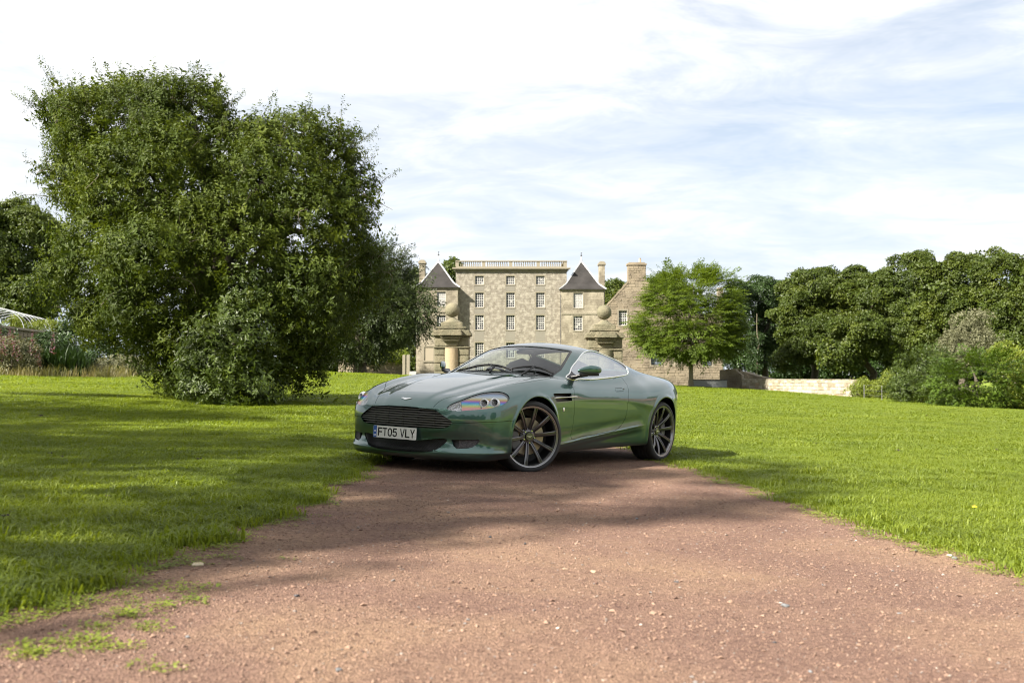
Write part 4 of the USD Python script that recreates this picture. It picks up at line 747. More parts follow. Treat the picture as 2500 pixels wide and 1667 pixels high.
for k, (px, py, rx, ry, d, lb) in enumerate([(930, 760, 70, 110, 118, "dark tree behind the garden wall left of the mansion"), (1013, 690, 22, 30, 150, "tree top showing between the drooping tree and the left chimney"), (1105, 675, 22, 40, 156, "tree top showing between the left tower roof and the main block"), (800, 790, 110, 110, 125, "dark tree behind the garden wall, mostly hidden by the evergreen"), (1500, 725, 45, 42, 160, "dark green tree between the right tower and the gabled house"), (1625, 730, 60, 60, 140, "dark tree behind the gabled house and the small pale tree"), (1000, 880, 26, 45, 145, "dark shrub in the gap between the gate post and the mansion"), (880, 850, 60, 40, 128, "dark shrubbery seen beneath the drooping tree")]):
    tree("distant_tree", lb, "tree", (px, 900), d, [(px, py, rx, ry, d), (px - rx * .4, py + ry * .4, rx * .8, ry * .8, d), (px + rx * .5, py + ry * .3, rx * .7, ry * .8, d)], K_SYC if k != 3 else K_DARK, 2.6, 1.5, 150 + k, r0=.3, hole=.33, hole_scale=.3, group="trees behind the mansion")
# --- the small pale tree before the gabled house
tree("young_beech", "fresh green feathery tree with a slim grey trunk before the gabled house", "tree", (1687, 944), 88, [(1680, 745, 100, 75, 88), (1620, 790, 65, 62, 88), (1745, 770, 60, 75, 88), (1690, 712, 66, 48, 88), (1600, 830, 42, 26, 87.5), (1690, 830, 95, 36, 87), (1770, 830, 35, 40, 88), (1695, 695, 48, 34, 88), (1655, 850, 60, 22, 87), (1640, 715, 52, 48, 88), (1745, 715, 50, 48, 88), (1690, 790, 90, 70, 87)], K_PALE, 21, .85, 161, r0=.17, trunk_top=px_at(1690, 700, 88), bark=BARK_PALE, flat=True, hole=.45, hole_scale=.55, lift=.12)
# --- the wood along the right
wood = [((1810, 925), 101, [(1800, 760, 40, 90, 101), (1815, 850, 42, 75, 101)], K_DARK, "dark ivy-clad tree left of the bare trunk beyond the pale wall"),
        ((1868, 925), 104, [(1870, 725, 62, 55, 104), (1830, 740, 40, 60, 104), (1890, 790, 40, 80, 104), (1850, 860, 40, 65, 104)], K_DARK, "dark ivy-clad tree with a bare pale stem behind the pale wall"),
        ((1990, 930), 96, [(1985, 715, 75, 65, 96), (1940, 770, 55, 60, 95), (2050, 720, 75, 70, 96), (1970, 830, 75, 55, 94), (2050, 800, 75, 60, 95), (1930, 870, 45, 45, 94)], K_SYC, "broad layered green tree nearest the right end of the pale wall"),
        ((2130, 935), 92, [(2130, 730, 75, 75, 92), (2110, 820, 90, 65, 90), (2060, 870, 60, 40, 90), (2180, 850, 60, 55, 90)], K_SYC, "layered green tree rising behind the hedge and wire fence"),
        ((2230, 940), 90, [(2235, 690, 75, 80, 91), (2280, 740, 80, 70, 90), (2220, 790, 70, 60, 90), (2265, 850, 75, 55, 89)], K_SYC, "tall rounded green tree with a high crown in the right wood"),
        ((2360, 950), 88, [(2345, 680, 80, 72, 89), (2390, 760, 85, 75, 88), (2310, 790, 70, 60, 88), (2380, 850, 75, 60, 87)], K_SYC, "full green tree behind the dry brown bush at the right"),
        ((2460, 960), 84, [(2455, 680, 70, 78, 85), (2520, 700, 80, 90, 84), (2470, 780, 80, 75, 84), (2530, 830, 70, 70, 83), (2440, 860, 60, 50, 82)], K_SYC, "yellowish green tree at the right edge of the wood"),
        ((2580, 960), 80, [(2580, 680, 90, 110, 80), (2600, 820, 90, 100, 80)], K_SYC, "green tree just cut by the right picture edge")]
for k, (bp, d, bl, kit, lb) in enumerate(wood):
    tree("woodland_tree", lb, "tree", bp, d, bl, kit, 4.6 if kit is K_SYC else 5.5, .82, 170 + k, r0=.32, lump=(15, .28, .55, .76, (.68, .92)), hole=.385, hole_scale=.5, up=.9, jitter=.32, inner=.15, group="trees of the wood on the right", ground=-.8)
# far dark depth of the wood
for k, (px, d, lb) in enumerate([(1930, 118, "dim tree deep in the wood right of the ivy-clad trees"), (2060, 116, "dim tree deep in the wood behind the layered trees"), (2200, 112, "dim tree deep in the wood behind the tall crown"), (2340, 108, "dim tree deep in the wood behind the dry bush"), (2480, 104, "dim tree deep in the wood at the right edge")]):
    tree("woodland_tree", lb, "tree", (px, 930), d, [(px, 800, 95, 110, d), (px, 880, 90, 60, d)], K_DARK, 3.2, 1.25, 190 + k, r0=.3, hole=.30, group="trees of the wood on the right", ground=-.8)
b = px_at(1849, 925, 98.); b[2] = -.5; t = thing("bare_trunk", "slim pale ivy-wrapped bare trunk standing behind the pale wall", "tree", b); limbs(t, b, px_at(1848, 765, 98), .10, [], 4, TWIG, bend=.01); crown(t, b, [px_blob(1851, 870, 9, 55, 98), px_blob(1832, 850, 9, 60, 98)], K_DARK, 10, .5, 8, hole=.25)
# dry bush, right-hand shrubs, hedge and wire fence
tree("dry_bush", "greyish brown dry bush among the green trees at the right", "bush", (2350, 960), 72, [(2370, 810, 45, 55, 72), (2330, 860, 50, 45, 71), (2400, 850, 40, 50, 71)], K_OLIVE, 9, .8, 201, r0=.06, hole=.44, hole_scale=.6)
tree("hornbeam_bush", "big bright green layered bush at the right edge of the lawn", "bush", (2395, 998), 55, [(2390, 935, 92, 62, 55), (2330, 945, 50, 50, 55), (2440, 930, 50, 60, 55), (2370, 895, 50, 40, 55.5), (2400, 980, 80, 20, 54.6)], K_HORN, 13, 1.0, 203, r0=.10, flat=True, hole=.42, hole_scale=.8, lift=.02)
tree("leafy_shrub", "mid green bushy shrub left of the bright layered bush", "shrub", (2245, 985), 60, [(2240, 915, 55, 55, 61), (2280, 900, 40, 45, 62), (2220, 955, 45, 35, 60), (2300, 950, 40, 40, 60)], K_SHRUB, 34, 1.35, 205, r0=.06, hole=.40)
tree("yellowing_shrub", "yellow-green shrub at the right picture edge behind the bright bush", "shrub", (2480, 1000), 54, [(2480, 900, 50, 50, 58), (2510, 960, 45, 50, 54), (2450, 870, 40, 28, 60)], K_YELLOW, 12, .75, 207, r0=.05, hole=.38)
tree("trimmed_hedge", "green hedge starting at the right end of the pale wall", "hedge", (2140, 978), 70, [(2110, 952, 32, 27, 71), (2160, 955, 38, 28, 70), (2205, 962, 32, 28, 68), (2170, 925, 18, 18, 71)], K_YELLOW, 16, .6, 209, r0=0, hole=.34)
# --- trees outside the frame: they shade the lawn and the drive and stand in the car's reflections
for k, (x, y, h, R, lb) in enumerate([(-10.0, 3.6, 10.6, 4.0, "broad tree left of the frame, nearest the camera"), (-13.9, 8.6, 12.6, 4.6, "tallest tree left of the frame, shading the car"), (-17.6, 13.2, 11.0, 4.4, "tree left of the frame beside the evergreen")]):
    z = float(ground_z(x, y)); b = np.array([x, y, z - .1]); t = thing("lawn_tree", lb, "tree", b, group="trees left of the frame"); B = [((x, y, z + h - R * .95), (R, R, R * .9)), ((x + .8, y + R * .45, z + h * .5), (R * .85, R * .8, R * .75)), ((x + .3, y - R * .5, z + h * .45), (R * .8, R * .8, R * .7)), ((x - 1, y, z + h * .4), (R * .8, R * .8, R * .7))]
    limbs(t, b, (x, y, z + h * .7), .32, [q[0] for q in B], 400 + k); crown(t, b, B, K_SYC, (1.05, .5, .42)[k], 1.1, 410 + k, hole=.38, hole_scale=.5)
for k, (x, y, h) in enumerate([(-30, -42, 11), (-16, -50, 13), (-3, -46, 10), (9, -52, 13), (22, -47, 11), (36, -44, 12), (48, -20, 12), (56, 4, 13), (50, 40, 12), (-46, -20, 12)]):
    z = float(ground_z(x, y)); b = np.array([x, y, z - .1]); t = thing("parkland_tree", ["broad tree behind the photographer, far to the left", "tall tree behind the photographer, left of the drive", "low tree behind the photographer beside the drive", "tall tree behind the photographer, right of the drive", "tree behind the photographer at the lawn's right corner", "far right tree behind the photographer", "tree right of the frame, nearest the camera line", "tree behind the stone outbuilding, out of frame", "tree beyond the outbuilding at the right, out of frame", "solitary tree far left behind the photographer"][k], "tree", b, group="parkland trees around the drive"); R = h * .42
    B = [((x, y, z + h - R), (R * 1.1, R, R)), ((x + R * .7, y, z + h * .42), (R, R, R * .7)), ((x - R * .7, y, z + h * .42), (R, R, R * .7))]; limbs(t, b, (x, y, z + h * .7), .35, [q[0] for q in B], 420 + k); crown(t, b, B, K_SYC, 1.1, 2.2, 430 + k, hole=.3)
# ------------------------------------------------------------------ the car: its skin is one smooth implicit surface (x forward from the front axle, y to its left, z up)
def tab(keys, kind='p'):
    k=sorted(keys); xs=np.array([a for a,b in k],float); ys=np.array([b for a,b in k],float)
    fn=Akima1DInterpolator(xs,ys) if kind=='a' else PchipInterpolator(xs,ys)
    gx=np.linspace(xs[0],xs[-1],2400); gy=fn(gx)
    # light smoothing keeps curvature continuous for clean reflections
    w=np.hanning(61); w/=w.sum(); gy=np.convolve(np.pad(gy,30,mode='reflect',reflect_type='odd'),w,'valid')
    return lambda x: np.interp(x,gx,gy)
TC=tab([(1.1,.50),(1.02,.575),(.955,.635),(.887,.674),(.8,.704),(.6,.757),(.4,.806),(.05,.874),(-.4,.935),(-.7,.948),(-1.0,.93),(-2.3,.925),(-2.6,.955),(-2.9,.985),(-3.2,.988),(-3.45,.985),(-3.65,.955),(-3.9,.80)])
WP=tab([(1.2,.80),(.95,.825),(.7,.862),(.43,.893),(.2,.911),(0,.918),(-.3,.916),(-.6,.905),(-1.,.897),(-1.5,.897),(-1.9,.911),(-2.3,.934),(-2.65,.944),(-2.85,.934),(-3.05,.895),(-3.25,.825),(-3.45,.725),(-3.65,.58),(-3.9,.35)])
WZ=tab([(0.,-.16),(.1,-.10),(.16,-.062),(.25,-.022),(.4,-.008),(.55,.0),(.7,.004),(.78,.0),(.86,-.014),(.95,-.05),(1.05,-.11),(1.4,-.4)])
NY=tab([(0,.957),(.15,.953),(.3,.937),(.45,.907),(.53,.884),(.65,.832),(.75,.758),(.85,.63),(.92,.48),(1.05,.15)])
NZ=tab([(0.,-.2),(.09,-.09),(.13,-.03),(.165,.006),(.20,.010),(.245,-.014),(.3,-.022),(.4,-.006),(.5,.0),(.58,-.008),(.65,-.05),(.75,-.15),(1.,-.5)])
RZ=tab([(0.,-3.4),(.2,-3.6),(.4,-3.70),(.6,-3.72),(.8,-3.70),(.95,-3.68),(1.2,-3.6)])
ZB=tab([(1.2,.125),(.6,.125),(.3,.14),(-.3,.165),(-2.,.185),(-3.,.20),(-3.9,.28)])
GC=tab([(.2,.62),(-.1,.80),(-.38,.938),(-.6,1.050),(-.8,1.147),(-.95,1.212),(-1.08,1.256),(-1.25,1.29),(-1.45,1.306),(-1.65,1.302),(-1.9,1.276),(-2.2,1.215),(-2.6,1.11),(-3.0,1.005),(-3.2,.955),(-3.6,.85)],'a')
GB=tab([(1.,.42),(-.6,.42),(-1.0,.48),(-1.3,.3),(-1.7,-.05),(-2.1,-.25),(-4.,-.3)])
GW=tab([(.2,.74),(-.4,.775),(-.8,.795),(-1.3,.80),(-1.8,.795),(-2.1,.775),(-2.4,.735),(-2.7,.68),(-3.0,.60),(-3.3,.50),(-3.6,.4)])
YB=tab([(1.1,.20),(.9,.24),(.4,.33),(-.1,.40),(-.6,.44),(-1.,.45)])
YC=tab([(1.1,.52),(.8,.60),(.4,.70),(0.,.755),(-.4,.78),(-.7,.80),(-1.2,.83)])
CF=tab([(1.1,0.),(.85,.004),(.5,.018),(0.,.022),(-.5,.014),(-.8,.0),(-4.,0.)])
ZS=tab([(.5,.25),(-.4,.265),(-1.0,.318),(-1.55,.37),(-2.2,.43),(-4.,.5)])
def smax(a,b,k):
    h=np.maximum(k-np.abs(a-b),0)/k
    return np.maximum(a,b)+h*h*h*k/6
def smin(a,b,k): return -smax(-a,-b,k)
RF,RR=(0.,.345,.392),(-2.70,.347,.400)
def sig(t): return .5+.5*np.tanh(t)
def body(x,y,z):
    y=np.abs(y)
    t=TC(x)-.018*(y/.7)**2
    hood=sig((x+.55)/.12)
    t=t+hood*.013*sig((YB(x)-y)/.022)*sig((.98-x)/.08)+CF(x)*np.exp(-((y-YC(x))/.075)**2)-.012*hood*np.exp(-((y-YC(x)+.14)/.06)**2)
    zs=ZS(x)
    door=sig((-.42-x)/.08)*sig((x+2.15)/.08)
    u=z-zs
    w=WP(x)+WZ(z)+door*(-.009*np.exp(-((u-.065)/.05)**2)+.006*np.exp(-((u+.010)/.012)**2)-.02*sig((-.06-u)/.02))
    w=w+.02*sig((x-.42)/.06)*(np.exp(-((z-.195)/.022)**2)-.6*np.exp(-((z-.27)/.04)**2))
    for cx,cz,r in (RF,RR):
        d=np.hypot(x-cx,z-cz)
        w=w+.012*np.exp(-((d-r-.004)/.022)**2)*sig((z-.2)/.03)
    f=smax(z-t,y-w,.30)
    n=NY(y)+NZ(z)
    f=smax(f,x-n,.13)
    f=smax(f,RZ(z)+.55*np.maximum(y-.15,0)**2-x,.15)
    f=smax(f,ZB(x)-z,.05)
    return f
def glass(x,y,z):
    y=np.abs(y)
    xx=x+GB(x)*y*y
    roof=np.exp(-((x+1.75)/.75)**2)
    t=GC(xx)-.085*roof*(y/.6)**2-.03*(1-roof)*(y/.6)**2
    w=GW(x)-.44*(z-.93)-.75*np.maximum(z-.93,0)**2
    sl=.82+.18*np.exp(-((x+1.5)/.5)**2)
    return smax(smax(smax((z-t)*sl,(y-w)*.85,.085),.70-z,.05),-3.45-x,.05)
def field(x,y,z):
    a=body(x,y,z); b=glass(x,y,z)
    k=.03+.16*sig((-2.05-x)/.2)
    return smin(a,b,k)
def grad(p,fn=None,e=1e-3):
    fn=fn or field
    g=np.empty_like(p)
    for i in range(3):
        d=np.zeros(3); d[i]=e
        g[:,i]=(fn(*(p+d).T)-fn(*(p-d).T))/(2*e)
    return g

def skin(h, level, lo=(-3.95, -1.08, 0.04), hi=(1.13, 1.08, 1.40)):
    """closed mesh of the level set (surface nets, then Newton steps on to the surface) with exact normals"""
    n = [int(math.ceil((b - a) / h / 4)) * 4 for a, b in zip(lo, hi)]
    ax = [a + np.arange(k + 1) * h for a, k in zip(lo, n)]
    Xc = np.meshgrid(*[a[::4] for a in ax], indexing="ij")
    Fc = field(*Xc) - level
    m = np.full([k // 4 for k in n], np.inf); sgn = Fc[:-1, :-1, :-1] < 0
    for d in np.ndindex(2, 2, 2):
        m = np.minimum(m, np.abs(Fc[d[0]:d[0] + m.shape[0], d[1]:d[1] + m.shape[1], d[2]:d[2] + m.shape[2]]))
    act = np.argwhere(m < 4 * h * 2.4)
    F = np.where(np.pad(np.kron(sgn, np.ones((4, 4, 4), bool)), ((0, 1),) * 3, mode="edge"), -1.0, 1.0)
    o = np.stack(np.meshgrid(*[np.arange(5)] * 3, indexing="ij"), -1).reshape(-1, 3)
    idx = (act[:, None] * 4 + o[None]).reshape(-1, 3)
    flat = np.unique(np.ravel_multi_index(idx.T, F.shape)); ii = np.unravel_index(flat, F.shape)
    F.ravel()[flat] = field(ax[0][ii[0]], ax[1][ii[1]], ax[2][ii[2]]) - level
    I = F < 0
    c = np.zeros([k for k in n], np.int8)
    for d in np.ndindex(2, 2, 2):
        c += I[d[0]:d[0] + c.shape[0], d[1]:d[1] + c.shape[1], d[2]:d[2] + c.shape[2]]
    cell = (c > 0) & (c < 8); ids = np.full(c.shape, -1, np.int64); ids[cell] = np.arange(cell.sum()); C = np.argwhere(cell)
    acc = np.zeros((len(C), 3)); cnt = np.zeros(len(C))
    for a in range(3):
        q = [k for k in range(3) if k != a]
        for d in np.ndindex(2, 2):
            s = C.copy(); s[:, q[0]] += d[0]; s[:, q[1]] += d[1]; e = s.copy(); e[:, a] += 1
            f0, f1 = F[tuple(s.T)], F[tuple(e.T)]; k = (f0 < 0) != (f1 < 0)
            t = np.where(k, f0 / np.where(k, f0 - f1, 1), 0); p = s.astype(float); p[:, a] += t
            acc[k] += p[k]; cnt[k] += 1
    V = acc / cnt[:, None] * h + np.array([a[0] for a in ax]); Q = []
    for a in range(3):
        b, cc = [(1, 2), (2, 0), (0, 1)][a]; s0 = [slice(None)] * 3; s1 = [slice(None)] * 3; s0[a] = slice(0, -1); s1[a] = slice(1, None)
        for up in (True, False):
            E = np.argwhere((I[tuple(s0)] & ~I[tuple(s1)]) if up else (~I[tuple(s0)] & I[tuple(s1)]))
            def cid(db, dc):
                w = E.copy(); w[:, b] += db; w[:, cc] += dc; return ids[tuple(w.T)]
            quad = np.stack([cid(-1, -1), cid(0, -1), cid(0, 0), cid(-1, 0)], 1); Q.append(quad if up else quad[:, ::-1])
    Q = np.vstack(Q)
    for _ in range(3):
        g = grad(V); st = (field(*V.T) - level)[:, None] * g / np.maximum((g * g).sum(1, keepdims=True), 1e-6)
        V = V - st * np.minimum(1, h / np.maximum(np.linalg.norm(st, axis=1, keepdims=True), 1e-9))
    g = grad(V); N = g / np.linalg.norm(g, axis=1, keepdims=True)
    return m3.Manifold(m3.Mesh(np.hstack([V, N]).astype(np.float32), np.vstack([Q[:, [0, 1, 2]], Q[:, [0, 2, 3]]]).astype(np.uint32)))
def rings(poly):
    return [r for g in getattr(poly, "geoms", [poly]) for r in [np.array(g.exterior.coords)[:-1]] + [np.array(i.coords)[:-1] for i in g.interiors]]
def prism(poly, axis, lo, hi, frame=None):
    m = m3.Manifold.extrude(m3.CrossSection(rings(poly), m3.FillRule.EvenOdd), hi - lo)
    if axis == "y": M = [[1, 0, 0, 0], [0, 0, -1, hi], [0, 1, 0, 0]]
    elif axis == "x": M = [[0, 0, 1, lo], [1, 0, 0, 0], [0, 1, 0, 0]]
    elif axis == "z": M = [[1, 0, 0, 0], [0, 1, 0, 0], [0, 0, 1, lo]]
    else:
        u, v, w, o = frame; M = [[u[i], v[i], w[i], o[i] + w[i] * lo] for i in range(3)]
    return m.transform(M)
def spline(pts, n=140, closed=True):
    p = np.array(pts, float); p = np.vstack([p, p[:1]]) if closed else p
    s = np.r_[0, np.cumsum(np.linalg.norm(np.diff(p, axis=0), axis=1))]
    from scipy.interpolate import CubicSpline
    f = CubicSpline(s, p, bc_type="periodic" if closed else "natural"); return f(np.linspace(0, s[-1], n, endpoint=not closed))
def mirrored(m): return m.mirror([0, 1, 0])
def wall(m, want="all"):
    """(vertices, triangles, normals) of a Manifold whose skin carries exact normals. want: all, outer (skin facing out), inner (skin facing in)"""
    me = m.to_mesh(); p = np.array(me.vert_properties, float); f = np.array(me.tri_verts, int); v, n = p[:, :3], p[:, 3:6] if p.shape[1] >= 6 else np.zeros((len(p), 3))
    if n.shape[1] == 0: n = np.zeros_like(v)
    L = np.linalg.norm(n, axis=1); n = n / np.maximum(L, 1e-9)[:, None]
    g = np.cross(v[f[:, 1]] - v[f[:, 0]], v[f[:, 2]] - v[f[:, 0]]); a = np.linalg.norm(g, axis=1); k = a > 1e-14; f, g = f[k], g[k] / a[k][:, None]
    on = (L[f] > 0.3).all(1); facing = np.einsum("ij,ij->i", g, n[f].mean(1)); inside = on & (facing < 0)
    V, Fo, N, c = [], [], [], 0
    for sel, mode in ((on & ~inside, "outer"), (inside, "inner"), (~on, "cut")):
        if want != "all" and mode != want: continue
        t = f[sel]
        if not len(t): continue
        if mode == "cut":
            V.append(v[t].reshape(-1, 3)); N.append(np.repeat(g[sel], 3, 0)); Fo.append(np.arange(3 * len(t)).reshape(-1, 3) + c); c += 3 * len(t)
        else:
            u, inv = np.unique(t, return_inverse=True); V.append(v[u]); N.append(n[u] * (1 if mode == "outer" else -1)); Fo.append(inv.reshape(-1, 3) + c); c += len(u)
    return np.vstack(V), np.vstack(Fo), np.vstack(N)
def panel(name, m, mat, parent, want="all", **k):
    v, f, n = wall(m, want); return obj(name, (v, f), mat, parent, normals=n, **k)
def on_skin(x, z, side=1):
    """y of the skin at (x, z)"""
    x, z = np.atleast_1d(np.asarray(x, float)), np.atleast_1d(np.asarray(z, float)); a, b = np.full(x.shape, 0.2), np.full(x.shape, 1.3)
    for _ in range(40):
        m = (a + b) / 2; k = field(x, m, z) < 0; a, b = np.where(k, m, a), np.where(k, b, m)
    return side * a
def nose_x(y, z):
    y, z = np.broadcast_arrays(np.asarray(y, float), np.asarray(z, float)); a, b = np.full(y.shape, 0.0), np.full(y.shape, 1.3)
    for _ in range(40):
        m = (a + b) / 2; k = field(m, y, z) < 0; a, b = np.where(k, m, a), np.where(k, b, m)
    return a
def top_z(x, y):
    x, y = np.broadcast_arrays(np.asarray(x, float), np.asarray(y, float)); a, b = np.full(x.shape, 0.3), np.full(x.shape, 1.5)
    for _ in range(40):
        m = (a + b) / 2; k = field(x, y, m) < 0; a, b = np.where(k, m, a), np.where(k, b, m)
    return a

PAINT = material("metallic_green_paint", {"lw": ("layer_weight", {"blend": 0.45}),
    "mx": ("mix", {"color1": (0.058, 0.122, 0.106), "color2": (0.028, 0.064, 0.066)}),
    "p": ("principled_bsdf", {"metallic": 0.9, "roughness": 0.34, "coat_weight": 1.0, "coat_roughness": 0.01, "coat_ior": 1.66})},
    [("lw.facing", "mx.fac"), ("mx.color", "p.base_color")])
BLACK = plain("black_trim", (0.012, 0.012, 0.013), 0.45)
SATIN = plain("dark_satin_plastic", (0.02, 0.02, 0.022), 0.35)
CABIN = plain("dark_grey_cabin", (0.035, 0.036, 0.038), 0.75)
LEATHER = plain("grey_leather", (0.11, 0.112, 0.115), 0.55)
LEATHER_PALE = plain("pale_piping_leather", (0.22, 0.23, 0.23), 0.5)
RUBBER = plain("tyre_rubber", (0.013, 0.013, 0.014), 0.72)
RIM = material("graphite_wheel", {"p": ("principled_bsdf", {"base_color": (0.115, 0.113, 0.117), "metallic": 0.9, "roughness": 0.26, "coat_weight": 0.5, "coat_roughness": 0.1})})
RIM_DARK = plain("wheel_barrel", (0.02, 0.02, 0.021), 0.5, 0.5)
CHROME = plain("bright_metal", (0.78, 0.77, 0.74), 0.16, 1.0)
LAMP_WHITE = plain("lamp_ring_white", (0.66, 0.67, 0.69), 0.3, 0.3)
RIM_EDGE = plain("polished_rim_edge", (0.30, 0.295, 0.30), 0.25, 0.9)
SILVER = plain("silver_badge", (0.72, 0.72, 0.72), 0.3, 0.9)
DISC = plain("brake_disc_metal", (0.42, 0.36, 0.25), 0.45, 0.7)
CALIPER = plain("brake_caliper_grey", (0.10, 0.10, 0.105), 0.5, 0.3)
SLAT = plain("grille_slat_metal", (0.22, 0.21, 0.21), 0.45, 0.5)
def pane(name, tint, ior, rough=0.0):
    return material(name, {"t": ("transparent_bsdf", {"color": tint}), "g": ("glossy_bsdf", {"color": (1, 1, 1), "roughness": rough}), "f": ("fresnel", {}), "m": ("mix_closure", {}), "gg": ("geometry", {}), "io": ("mix_float", {"a": ior, "b": 1.0 / ior, "use_clamp": False})},
                    [("gg.backfacing", "io.fac"), ("io.result", "f.IOR"), ("f.fac", "m.fac"), ("t.BSDF", "m.closure1"), ("g.BSDF", "m.closure2")], surface="m.closure")
SCREEN = pane("windscreen_glass", (0.82, 0.87, 0.84), 1.55)
SIDE_GLASS = material("tinted_side_glass", {"g": ("glossy_bsdf", {"color": (.93, .96, 1), "roughness": 0.0}), "t": ("transparent_bsdf", {"color": (.70, .76, .74)}), "m": ("mix_closure", {}), "gg": ("geometry", {}), "x": ("mix_float", {"a": .46, "b": .06})},
    [("gg.backfacing", "x.fac"), ("x.result", "m.fac"), ("t.BSDF", "m.closure1"), ("g.BSDF", "m.closure2")], surface="m.closure")
LENS = pane("headlamp_lens", (0.95, 0.96, 0.97), 1.75)
BOWL = material("headlamp_reflector", {"tc": ("texture_coordinate", {}), "sep": ("separate_xyz", {}), "mr": ("map_range", {"from_min": 0.615, "from_max": 0.755, "to_min": 330.0, "to_max": 40.0, "clamp": True}),
    "p": ("principled_bsdf", {"base_color": (0.27, 0.27, 0.30), "metallic": 0.9, "roughness": 0.2, "thin_film_ior": 1.75})},
    [("tc.object", "sep.vector"), ("sep.z", "mr.value"), ("mr.result", "p.thin_film_thickness")])
CRYSTAL = material("indicator_prism", {"v": ("voronoi_texture", {"scale": 95.0}), "tc": ("texture_coordinate", {}), "b": ("bump", {"strength": 1.0, "distance": 0.02}),
    "p": ("principled_bsdf", {"base_color": (0.80, 0.80, 0.82), "metallic": 0.9, "roughness": 0.12})}, [("tc.object", "v.vector"), ("v.distance", "b.height"), ("b.normal", "p.normal")])

YAW, NOSE_UP, LEAN = math.radians(235.7), math.radians(-1.2), math.radians(-1.8)
_c, _s = math.cos(YAW), math.sin(YAW)
CAR_R = np.array([[_c, -_s, 0], [_s, _c, 0], [0, 0, 1]]) @ np.array([[math.cos(NOSE_UP), 0, math.sin(NOSE_UP)], [0, 1, 0], [-math.sin(NOSE_UP), 0, math.cos(NOSE_UP)]]) @ np.array([[1, 0, 0], [0, math.cos(LEAN), -math.sin(LEAN)], [0, math.sin(LEAN), math.cos(LEAN)]])
CAR_AT = np.array([-0.53, 10.75, 0.0])
car = thing("sports_car", "dark green two-door sports coupe parked askew on the red gravel drive", "car", CAR_AT, R=CAR_R)

SK0, SK1, SK2 = skin(0.0115, 0.0), skin(0.02, -0.014), skin(0.03, -0.05)
GLZ = skin(0.016, -0.005)
SHELL = SK0 - SK1
P = sg.Polygon
dlo = P(spline([(-.745, .922), (-.80, .952), (-.892, 1.002), (-1.075, 1.096), (-1.249, 1.174), (-1.40, 1.213), (-1.58, 1.231), (-1.78, 1.225), (-1.95, 1.198), (-2.08, 1.158), (-2.15, 1.118), (-2.185, 1.065), (-2.18, 1.032), (-2.14, 1.006), (-2.076, .988), (-1.968, .975), (-1.752, .955), (-1.467, .934), (-1.12, .915), (-.86, .907), (-.77, .908)]))
yy = np.linspace(-.655, .655, 30)
ws_bottom = np.stack([-.425 - .40 * yy ** 2, yy], 1); yt = np.linspace(.535, -.535, 24); ws_top = np.stack([-1.075 - .50 * yt ** 2, yt], 1)
screen = P(np.vstack([ws_bottom, [(-.80, .655), (-1.0, .60)], ws_top, [(-1.0, -.60), (-.80, -.655)]])).buffer(-.03).buffer(.03)
ryt = np.linspace(-.47, .47, 20)
rear_screen = P(np.vstack([np.stack([-2.10 + .28 * ryt ** 2, ryt], 1), np.stack([-2.86 + .30 * np.linspace(.40, -.40, 20) ** 2, np.linspace(.40, -.40, 20)], 1)])).buffer(-.04).buffer(.04)
_gt = [(y, .598 - .115 * y * y) for y in np.linspace(-.385, .385, 15)]
grille_o = P(_gt + [(.54, .495), (.555, .478), (.545, .455), (.51, .425), (.44, .412), (.25, .408), (0, .406), (-.25, .408), (-.44, .412), (-.51, .425), (-.545, .455), (-.555, .478), (-.54, .495)]).buffer(-.012).buffer(.012)
intake_o = P(spline([(-.50, .298), (-.46, .255), (-.41, .216), (-.34, .195), (-.2, .184), (0, .181), (.2, .184), (.34, .195), (.41, .216), (.46, .255), (.50, .298), (.25, .297), (0, .296), (-.25, .297)])).buffer(0)
duct_o = P([(.54, .316), (.65, .322), (.760, .330), (.762, .312), (.75, .288), (.72, .258), (.69, .246), (.60, .238), (.565, .262)]).buffer(-.006).buffer(.006)
both = lambda p: shapely.ops.unary_union([p, shapely.affinity.scale(p, -1, 1, origin=(0, 0))]) if p.bounds[0] > 0 else p
import shapely.affinity
HD = np.array([0.60, 0.60, 0.53]); HD /= np.linalg.norm(HD); HU = np.cross([0, 0, 1.0], HD); HU /= np.linalg.norm(HU); HV = np.cross(HD, HU); HO = np.array([.65, .70, .66])
head3 = np.array([(0.877, 0.492, 0.602), (0.854, 0.499, 0.627), (0.794, 0.556, 0.668), (0.686, 0.627, 0.721), (0.593, 0.678, 0.751), (0.504, 0.733, 0.767), (0.44, 0.773, 0.768), (0.41, 0.81, 0.756), (0.400, 0.845, 0.732), (0.415, 0.864, 0.704), (0.459, 0.868, 0.673), (0.535, 0.855, 0.643), (0.623, 0.824, 0.619), (0.696, 0.783, 0.606), (0.781, 0.704, 0.593), (0.833, 0.629, 0.583), (0.861, 0.573, 0.579), (0.876, 0.525, 0.584)])
head_o = P(spline(np.stack([(head3 - HO) @ HU, (head3 - HO) @ HV], 1))).buffer(0)
def head_prism(buf=0.0, lo=-.22, hi=.3, side=1):
    p = head_o.buffer(buf); m = prism(p, "f", lo, hi, (HU, HV, HD, HO)); return m if side > 0 else mirrored(m)
hood_edge = [(.96, .345), (.888, .365), (.76, .425), (.631, .50), (.50, .592), (.42, .655), (.30, .715), (.138, .762), (-.08, .792), (-.30, .795), (-.44, .775), (-.50, .735), (-.545, .66)]
hood_edge = spline(hood_edge, 60, closed=False)
hood_o = P(np.vstack([hood_edge, np.stack([-.385 - .40 * yy[::-1] ** 2, yy[::-1]], 1), (hood_edge * [1, -1])[::-1]])).buffer(0)
